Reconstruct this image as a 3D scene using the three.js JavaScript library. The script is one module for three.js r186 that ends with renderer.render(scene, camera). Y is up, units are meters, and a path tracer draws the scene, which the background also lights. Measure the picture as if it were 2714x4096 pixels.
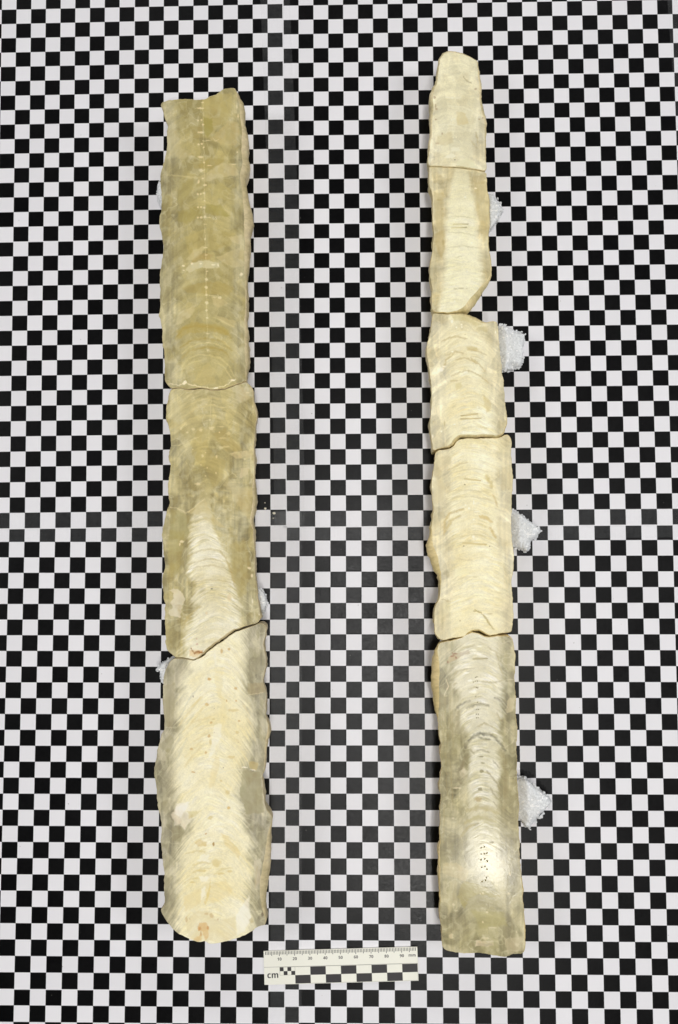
import * as THREE from 'three';
import { mergeGeometries } from 'three/addons/utils/BufferGeometryUtils.js';
import { RectAreaLightUniformsLib } from 'three/addons/lights/RectAreaLightUniformsLib.js';

// ------------------------------------------------------------------ camera, lamps, exposure
const MM = 0.001;
const scene = new THREE.Scene();
scene.background = new THREE.Color(0x000000);
const renderer = new THREE.WebGLRenderer({ antialias: true });
renderer.setSize(678, 1024);
renderer.toneMapping = THREE.LinearToneMapping;
renderer.toneMappingExposure = 0.88;
renderer.shadowMap.enabled = true;
RectAreaLightUniformsLib.init();

const camera = new THREE.PerspectiveCamera(67.247, 678 / 1024, 0.02, 20);
{
  const tilt = 0.0574019, lean = -0.0144253;             // a hand-held phone: tipped 3.3 degrees up the table, 0.8 sideways
  const ct = Math.cos(tilt), st = Math.sin(tilt), cl = Math.cos(lean), sl = Math.sin(lean);
  const right = new THREE.Vector3(cl, sl, 0), up = new THREE.Vector3(-st * sl, st * cl, -ct), back = new THREE.Vector3(-ct * sl, ct * cl, st);
  camera.quaternion.setFromRotationMatrix(new THREE.Matrix4().makeBasis(right, up, back));
  camera.position.set(0, 0.520253, 0);
}
scene.add(camera);

const taken = {};
function numbered(name) { const n = taken[name] = (taken[name] ?? -1) + 1; return n ? name + '_' + String(n).padStart(3, '0') : name; }
function tag(o, label, category, group, kind) {
  if (label) o.userData.label = label;
  if (category) o.userData.category = category;
  if (group) o.userData.group = group;
  if (kind) o.userData.kind = kind;
  return o;
}
function thing(name, label, category, pos, group) {
  const g = new THREE.Group(); g.name = numbered(name); g.position.copy(pos); scene.add(g);
  return tag(g, label, category, group);
}
function part(name, geometry, material, parent) {
  const m = new THREE.Mesh(geometry, material); m.name = name; m.castShadow = m.receiveShadow = true; parent.add(m); return m;
}
const SRGB = (r, g, b) => new THREE.Color().setRGB(r / 255, g / 255, b / 255, THREE.SRGBColorSpace);

// flat ceiling panels: [x, y, z, width, depth, radiance, colour, label]
const LAMPS = [
  [0.20, 1.80, 0.87, 0.08, 0.08, 470, [1, 0.985, 0.955], 'small square ceiling lamp mirrored in the polished stone'],
  [0.14, 2.00, 0.18, 0.30, 0.60, 26, [1, 0.985, 0.965], 'rectangular ceiling lamp above the gap between both stalagmites'],
  [-2.30, 1.90, -0.30, 1.20, 0.60, 13, [1, 0.99, 0.985], 'long ceiling panel lamp out beyond the three thick pieces'],
  [2.30, 1.90, -0.20, 1.20, 0.60, 16, [1, 0.99, 0.985], 'long ceiling panel lamp out beyond the five slender pieces'],
  [-1.20, 1.90, -3.50, 1.20, 0.60, 23, [1, 0.99, 0.985], 'long ceiling panel lamp past the jagged olive end'],
  [1.20, 1.90, -3.50, 1.20, 0.60, 23, [1, 0.99, 0.985], 'long ceiling panel lamp past the pale rounded tip'],
];
const housingMat = new THREE.MeshStandardMaterial({ color: 0xd8d8d6, roughness: 0.6 });
for (const [x, y, z, w, d, radiance, c, label] of LAMPS) {
  const lamp = thing('ceiling_lamp', label, 'lamp', new THREE.Vector3(x, y, z), 'ceiling lamps');
  const glow = new THREE.MeshStandardMaterial({ color: 0xffffff, emissive: new THREE.Color(...c), emissiveIntensity: 2, roughness: 0.7 });
  part('housing', new THREE.BoxGeometry(w + 0.04, 0.05, d + 0.04).translate(0, 0.031, 0), housingMat, lamp);
  part('diffuser', new THREE.BoxGeometry(w, 0.004, d).translate(0, 0.002, 0), glow, lamp);
  const light = new THREE.RectAreaLight(new THREE.Color(...c), radiance, w, d);
  light.position.set(x, y - 0.006, z); light.lookAt(x, 0, z); scene.add(light);
}

// ------------------------------------------------------------------ noise
function hash(ix, iy, s) {
  let h = Math.imul(ix, 374761393) ^ Math.imul(iy, 668265263) ^ Math.imul(s + 11, 1274126177);
  h = Math.imul(h ^ (h >>> 13), 1274126177); h ^= h >>> 16; h = Math.imul(h, 2246822519); return ((h ^ (h >>> 15)) >>> 0) / 4294967296;
}
function noise(x, y, s = 0) {
  const ix = Math.floor(x), iy = Math.floor(y); let fx = x - ix, fy = y - iy;
  fx = fx * fx * (3 - 2 * fx); fy = fy * fy * (3 - 2 * fy);
  const a = hash(ix, iy, s), b = hash(ix + 1, iy, s), c = hash(ix, iy + 1, s), d = hash(ix + 1, iy + 1, s);
  return a + (b - a) * fx + (c - a) * fy + (a - b - c + d) * fx * fy;
}
function fbm(x, y, s = 0, n = 4) { let v = 0, a = 0.5, t = 0; for (let k = 0; k < n; k++) { v += a * noise(x, y, s + k * 7); t += a; a *= 0.5; x = x * 2.03 + 1.7; y = y * 2.01 + 3.1; } return v / t; }
function cells(x, y, s = 0) {      // [value of the nearest cell, distance to its border]
  const ix = Math.floor(x), iy = Math.floor(y); let d1 = 9, d2 = 9, v = 0;
  for (let j = -1; j < 2; j++) for (let i = -1; i < 2; i++) {
    const px = ix + i + hash(ix + i, iy + j, s), py = iy + j + hash(ix + i, iy + j, s + 5), d = Math.hypot(px - x, py - y);
    if (d < d1) { d2 = d1; d1 = d; v = hash(ix + i, iy + j, s + 9); } else if (d < d2) d2 = d;
  }
  return [v, d2 - d1, d1];
}
let seed = 20240611;
function rnd() { seed = (seed + 0x6d2b79f5) | 0; let t = Math.imul(seed ^ (seed >>> 15), 1 | seed); t = (t + Math.imul(t ^ (t >>> 7), 61 | t)) ^ t; return ((t ^ (t >>> 14)) >>> 0) / 4294967296; }
const clamp = (v, a = 0, b = 1) => Math.min(b, Math.max(a, v)), mix = (a, b, t) => a + (b - a) * t;
const smooth = (a, b, v) => { const t = clamp((v - a) / (b - a)); return t * t * (3 - 2 * t); };
function canvas(w, h) { const c = document.createElement('canvas'); c.width = w; c.height = h; return c; }
function colourMap(c) { const t = new THREE.CanvasTexture(c); t.colorSpace = THREE.SRGBColorSpace; t.magFilter = THREE.LinearFilter; return t; }
function greyMap(w, h, f, repeat) {
  const d = new Uint8Array(w * h * 4);
  for (let j = 0; j < h; j++) for (let i = 0; i < w; i++) { const v = clamp(f(i, j)) * 255, o = 4 * (j * w + i); d[o] = d[o + 1] = d[o + 2] = v; d[o + 3] = 255; }
  const t = new THREE.DataTexture(d, w, h); t.magFilter = THREE.LinearFilter; t.minFilter = THREE.LinearFilter;
  if (repeat) t.wrapS = t.wrapT = THREE.RepeatWrapping;
  t.needsUpdate = true; return t;
}

// ------------------------------------------------------------------ the table and the checkered sheets
{
  const m = new THREE.Mesh(new THREE.BoxGeometry(1.5, 0.03, 1.5).translate(0, -0.0152, 0), new THREE.MeshStandardMaterial({ color: SRGB(150, 148, 144), roughness: 0.6 }));
  m.name = 'table_top'; m.receiveShadow = true; m.castShadow = true; scene.add(tag(m, 'grey table top beneath the checkered sheets', 'table', null, 'structure'));
}
const SQX = 10.45, SQZ = 10.480, COLS = 27, ROWS = 41, EDGE = 0.06, CELL = 48;
const paperWhite = new THREE.MeshStandardMaterial({ color: SRGB(229, 228, 232), roughness: 0.75 });
function sheetMaterial(firstBlack, joinRows, joinCols, s) {
  const w = COLS * CELL, h = ROWS * CELL, m = 3, c = canvas(w + 2 * m, h + 2 * m), g = c.getContext('2d');
  g.fillStyle = 'rgb(230,229,231)'; g.fillRect(0, 0, c.width, c.height);
  for (let j = 0; j < ROWS; j++) for (let i = 0; i < COLS; i++) {
    if (((i + j) % 2 === 0) !== firstBlack) {
      const v = 228 + Math.floor(hash(i, j, s + 3) * 5); g.fillStyle = `rgb(${v + 1},${v},${v + 3})`;
    } else { const v = 6 + Math.floor(hash(i, j, s) * 4); g.fillStyle = `rgb(${v},${v},${v + 1})`; }
    g.fillRect(m + i * CELL, m + j * CELL, CELL, CELL);
  }
  g.fillStyle = 'rgb(232,231,234)';
  for (const j of joinRows) g.fillRect(0, m + j * CELL, c.width, 2.6);
  for (const i of joinCols) g.fillRect(m + i * CELL, 0, 2.2, c.height);
  for (let k = 0; k < 60; k++) {                                            // specks of dust and pale grit in the print
    const v = rnd() < 0.5 ? 'rgba(200,196,186,' : 'rgba(90,86,80,'; g.fillStyle = v + (0.25 + 0.5 * rnd()) + ')';
    g.beginPath(); g.ellipse(rnd() * c.width, rnd() * c.height, 0.6 + rnd() * 1.4, 0.5 + rnd(), rnd() * 3, 0, 7); g.fill();
  }
  const rough = greyMap(COLS * 24, ROWS * 24, (x, y) => {                   // toner is smoother than bare paper
    const i = Math.floor(x / 24), j = ROWS - 1 - Math.floor(y / 24), black = ((i + j) % 2 === 0) === firstBlack;
    return black ? 0.35 + 0.12 * (fbm(x * 0.45, y * 0.45, s, 2) - 0.5) + 0.08 * (fbm(x * 0.02, y * 0.02, s + 4, 2) - 0.5) : 0.78;
  });
  return new THREE.MeshPhysicalMaterial({ map: colourMap(c), roughnessMap: rough, roughness: 1, specularIntensity: 0.34, bumpMap: grain, bumpScale: 0.00003 });
}
const grain = greyMap(512, 512, (x, y) => 0.55 * noise(x * 0.5, y * 0.5, 71) + 0.45 * noise(x * 0.17, y * 0.17, 72), true);
grain.repeat.set(4, 6);
// [x, z of the print's origin, turn, first column, first row, first square black, joins between prints (rows, columns), height of the upper side, label]
const SHEETS = [[-200.15,-29.73,-0.01103,-12,-40,true,[22],[17],0.8,"checkered sheet under the olive pieces, upper side of both seams"],[38.01,-219.49,-0.00527,-8,-22,false,[11,21],[],0.5,"checkered sheet under the pale tip pieces of the slender stalagmite"],[-231.51,-20.23,-0.00058,-9,0,false,[29],[],0.5,"checkered sheet under the widest cream piece"],[154.15,167.31,-0.00137,-19,-18,true,[30],[],0.2,"checkered sheet under the drilled piece and the ruler end"]];
for (const [tx, tz, turn, c0, r0, black, jr, jc, top, label] of SHEETS) {
  const w = COLS + 2 * EDGE, h = ROWS + 2 * EDGE, mat = sheetMaterial(black, jr, jc, 40 + Math.floor(top * 10));
  const m = new THREE.Mesh(new THREE.BoxGeometry(w * SQX * MM, 0.00018, h * SQZ * MM), [paperWhite, paperWhite, mat, paperWhite, paperWhite, paperWhite]);
  const ux = (c0 + COLS / 2) * SQX, uz = (r0 + ROWS / 2) * SQZ, c = Math.cos(turn), s = Math.sin(turn);
  m.position.set((tx + ux * c - uz * s) * MM, top * MM - 0.00009, (tz + ux * s + uz * c) * MM); m.rotation.y = -turn;
  m.name = numbered('checkered_sheet'); m.receiveShadow = m.castShadow = true; scene.add(tag(m, label, 'paper sheet', 'checkered sheets taped edge to edge'));
}
// clear matt tape over the seams
const tapeHaze = greyMap(256, 256, (x, y) => 0.62 + 0.5 * (fbm(x * 0.11, y * 0.11, 81, 3) - 0.5) + 0.35 * (fbm(x * 0.02, y * 0.3, 83, 2) - 0.5), true);
const tapeMat = new THREE.MeshStandardMaterial({ color: 0xe9ecee, roughness: 0.45, transparent: true, opacity: 0.05, alphaMap: tapeHaze });
function tape(left, right, y, label) {
  const n = left.length, pos = [], uv = [], idx = []; let run = 0;
  for (let k = 0; k < n; k++) {
    if (k) run += Math.hypot(left[k][0] - left[k - 1][0], left[k][1] - left[k - 1][1]);
    pos.push(left[k][0] * MM, y * MM, left[k][1] * MM, right[k][0] * MM, y * MM, right[k][1] * MM); uv.push(0, run / 40, 0.5, run / 40);
    if (k) { const a = 2 * k - 2; idx.push(a, a + 2, a + 1, a + 1, a + 2, a + 3); }
  }
  const g = new THREE.BufferGeometry(); g.setAttribute('position', new THREE.Float32BufferAttribute(pos, 3)); g.setAttribute('uv', new THREE.Float32BufferAttribute(uv, 2)); g.setIndex(idx); g.computeVertexNormals();
  const m = new THREE.Mesh(g, tapeMat); m.name = numbered('clear_tape'); m.receiveShadow = true; scene.add(tag(m, label, 'tape', 'tape over the sheet seams'));
}
for (const t of [[[[-63.3,-402.4],[-60.8,-345.7],[-57.4,-262.8],[-54.6,-167.4],[-51.9,-72.2],[-51.3,-19.4]],[[-42.6,-402.2],[-40.1,-345.5],[-36.7,-262.7],[-34.0,-167.3],[-31.3,-72.2],[-30.7,-19.4]],0.95,"clear tape strip down the seam between the pale and olive pieces"],[[[-53.4,-29.6],[-52.9,79.4],[-52.5,193.9],[-52.3,314.9]],[[-32.6,-29.6],[-32.3,79.3],[-32.0,193.7],[-31.9,314.7]],1.0,"clear tape strip running down the seam towards the ruler"],[[[-248.9,-30.1],[-136.1,-30.2],[-40.9,-30.4]],[[-248.4,-9.3],[-135.8,-9.6],[-40.8,-10.0]],1.05,"clear tape strip across the seam beside the olive to white piece"],[[[-47.7,-30.4],[67.3,-31.2],[231.8,-32.6]],[[-47.6,-9.8],[67.1,-10.8],[231.3,-12.9]],1.08,"clear tape strip across the seam under the piece with two wide slots"],[[[221.5,-395.6],[222.6,-366.5],[224.2,-334.0],[226.5,-262.5],[228.3,-192.2]],[[242.4,-395.4],[243.3,-366.3],[245.2,-333.8],[247.4,-262.4],[249.1,-192.1]],0.95,"clear tape strip along the free sheet edge beside the pale tip"]]) tape(...t);

// ------------------------------------------------------------------ the scale card
{
  const W = 100.6, H = 21.4, T = 0.8, s = 20, c = canvas(W * s, H * s), g = c.getContext('2d');
  g.fillStyle = 'rgb(240,239,226)'; g.fillRect(0, 0, c.width, c.height);
  g.fillStyle = 'rgb(34,31,33)'; g.strokeStyle = 'rgb(70,66,64)';
  for (let k = 1; k <= 99; k++) { const l = k % 10 === 0 ? 3.0 : k % 5 === 0 ? 2.8 : 2.1; g.fillStyle = 'rgb(48,45,44)'; g.fillRect((k + 0.3) * s - 4, 0.3 * s, 8, l * s); }
  g.fillStyle = 'rgb(34,31,33)'; g.textAlign = 'center'; g.textBaseline = 'middle'; g.font = `bold ${2.6 * s}px sans-serif`;
  for (let k = 10; k <= 90; k += 10) g.fillText(String(k), (k + 0.3) * s, 5.3 * s);
  g.fillText('mm', 97.0 * s, 5.1 * s);
  g.font = `bold ${5.4 * s}px sans-serif`; g.fillText('cm', 5.7 * s, 15.3 * s);
  g.fillStyle = 'rgb(96,92,86)'; g.fillRect(0, 10.15 * s, W * s, 0.16 * s);
  const R1 = 10.5, R2 = 15.75, R3 = 21.05;
  g.fillStyle = 'rgb(38,34,36)';
  for (let k = 2; k < 10; k++) {
    const up = k % 2 === 1, x = (k * 10 + 0.3) * s;
    g.fillRect(x, (up ? R1 : R2) * s, 10 * s, (up ? R2 - R1 : R3 - R2) * s);
    g.lineWidth = 2; g.strokeRect(x, (up ? R2 : R1) * s, 10 * s, 5.25 * s);
  }
  for (let i = 0; i < 4; i++) for (let j = 0; j < 2; j++) { if ((i + j) % 2 === 0) g.fillRect((10.3 + i * 2.5) * s, (R1 + j * 2.5) * s, 2.5 * s, 2.5 * s); }
  g.lineWidth = 2; g.strokeRect(10.3 * s, R1 * s, 10 * s, 5 * s);
  const shape = new THREE.Shape(), w2 = W / 2 * MM, h2 = H / 2 * MM, b = 0.00012;
  shape.moveTo(-w2 + b, -h2 + b); shape.lineTo(w2 - b, -h2 + b); shape.lineTo(w2 - b, h2 - b); shape.lineTo(-w2 + b, h2 - b);
  const geo = new THREE.ExtrudeGeometry(shape, { depth: T * MM - 2 * b, bevelEnabled: true, bevelThickness: b, bevelSize: b, bevelSegments: 2 });
  geo.rotateX(-Math.PI / 2);
  const p = geo.attributes.position, uv = geo.attributes.uv;
  for (let k = 0; k < p.count; k++) uv.setXY(k, p.getX(k) / (2 * w2) + 0.5, 0.5 - p.getZ(k) / (2 * h2));
  const card = new THREE.Mesh(geo, new THREE.MeshStandardMaterial({ map: colourMap(c), roughness: 0.5 }));
  const [cx, cz, turn] = [-6.26,267.06,0.03405];
  card.name = 'scale_ruler'; card.position.set(cx * MM, 0.75 * MM, cz * MM); card.rotation.y = turn; card.castShadow = card.receiveShadow = true;
  scene.add(tag(card, 'white plastic scale ruler with millimetre ticks and black centimetre blocks', 'ruler'));
}

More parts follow.
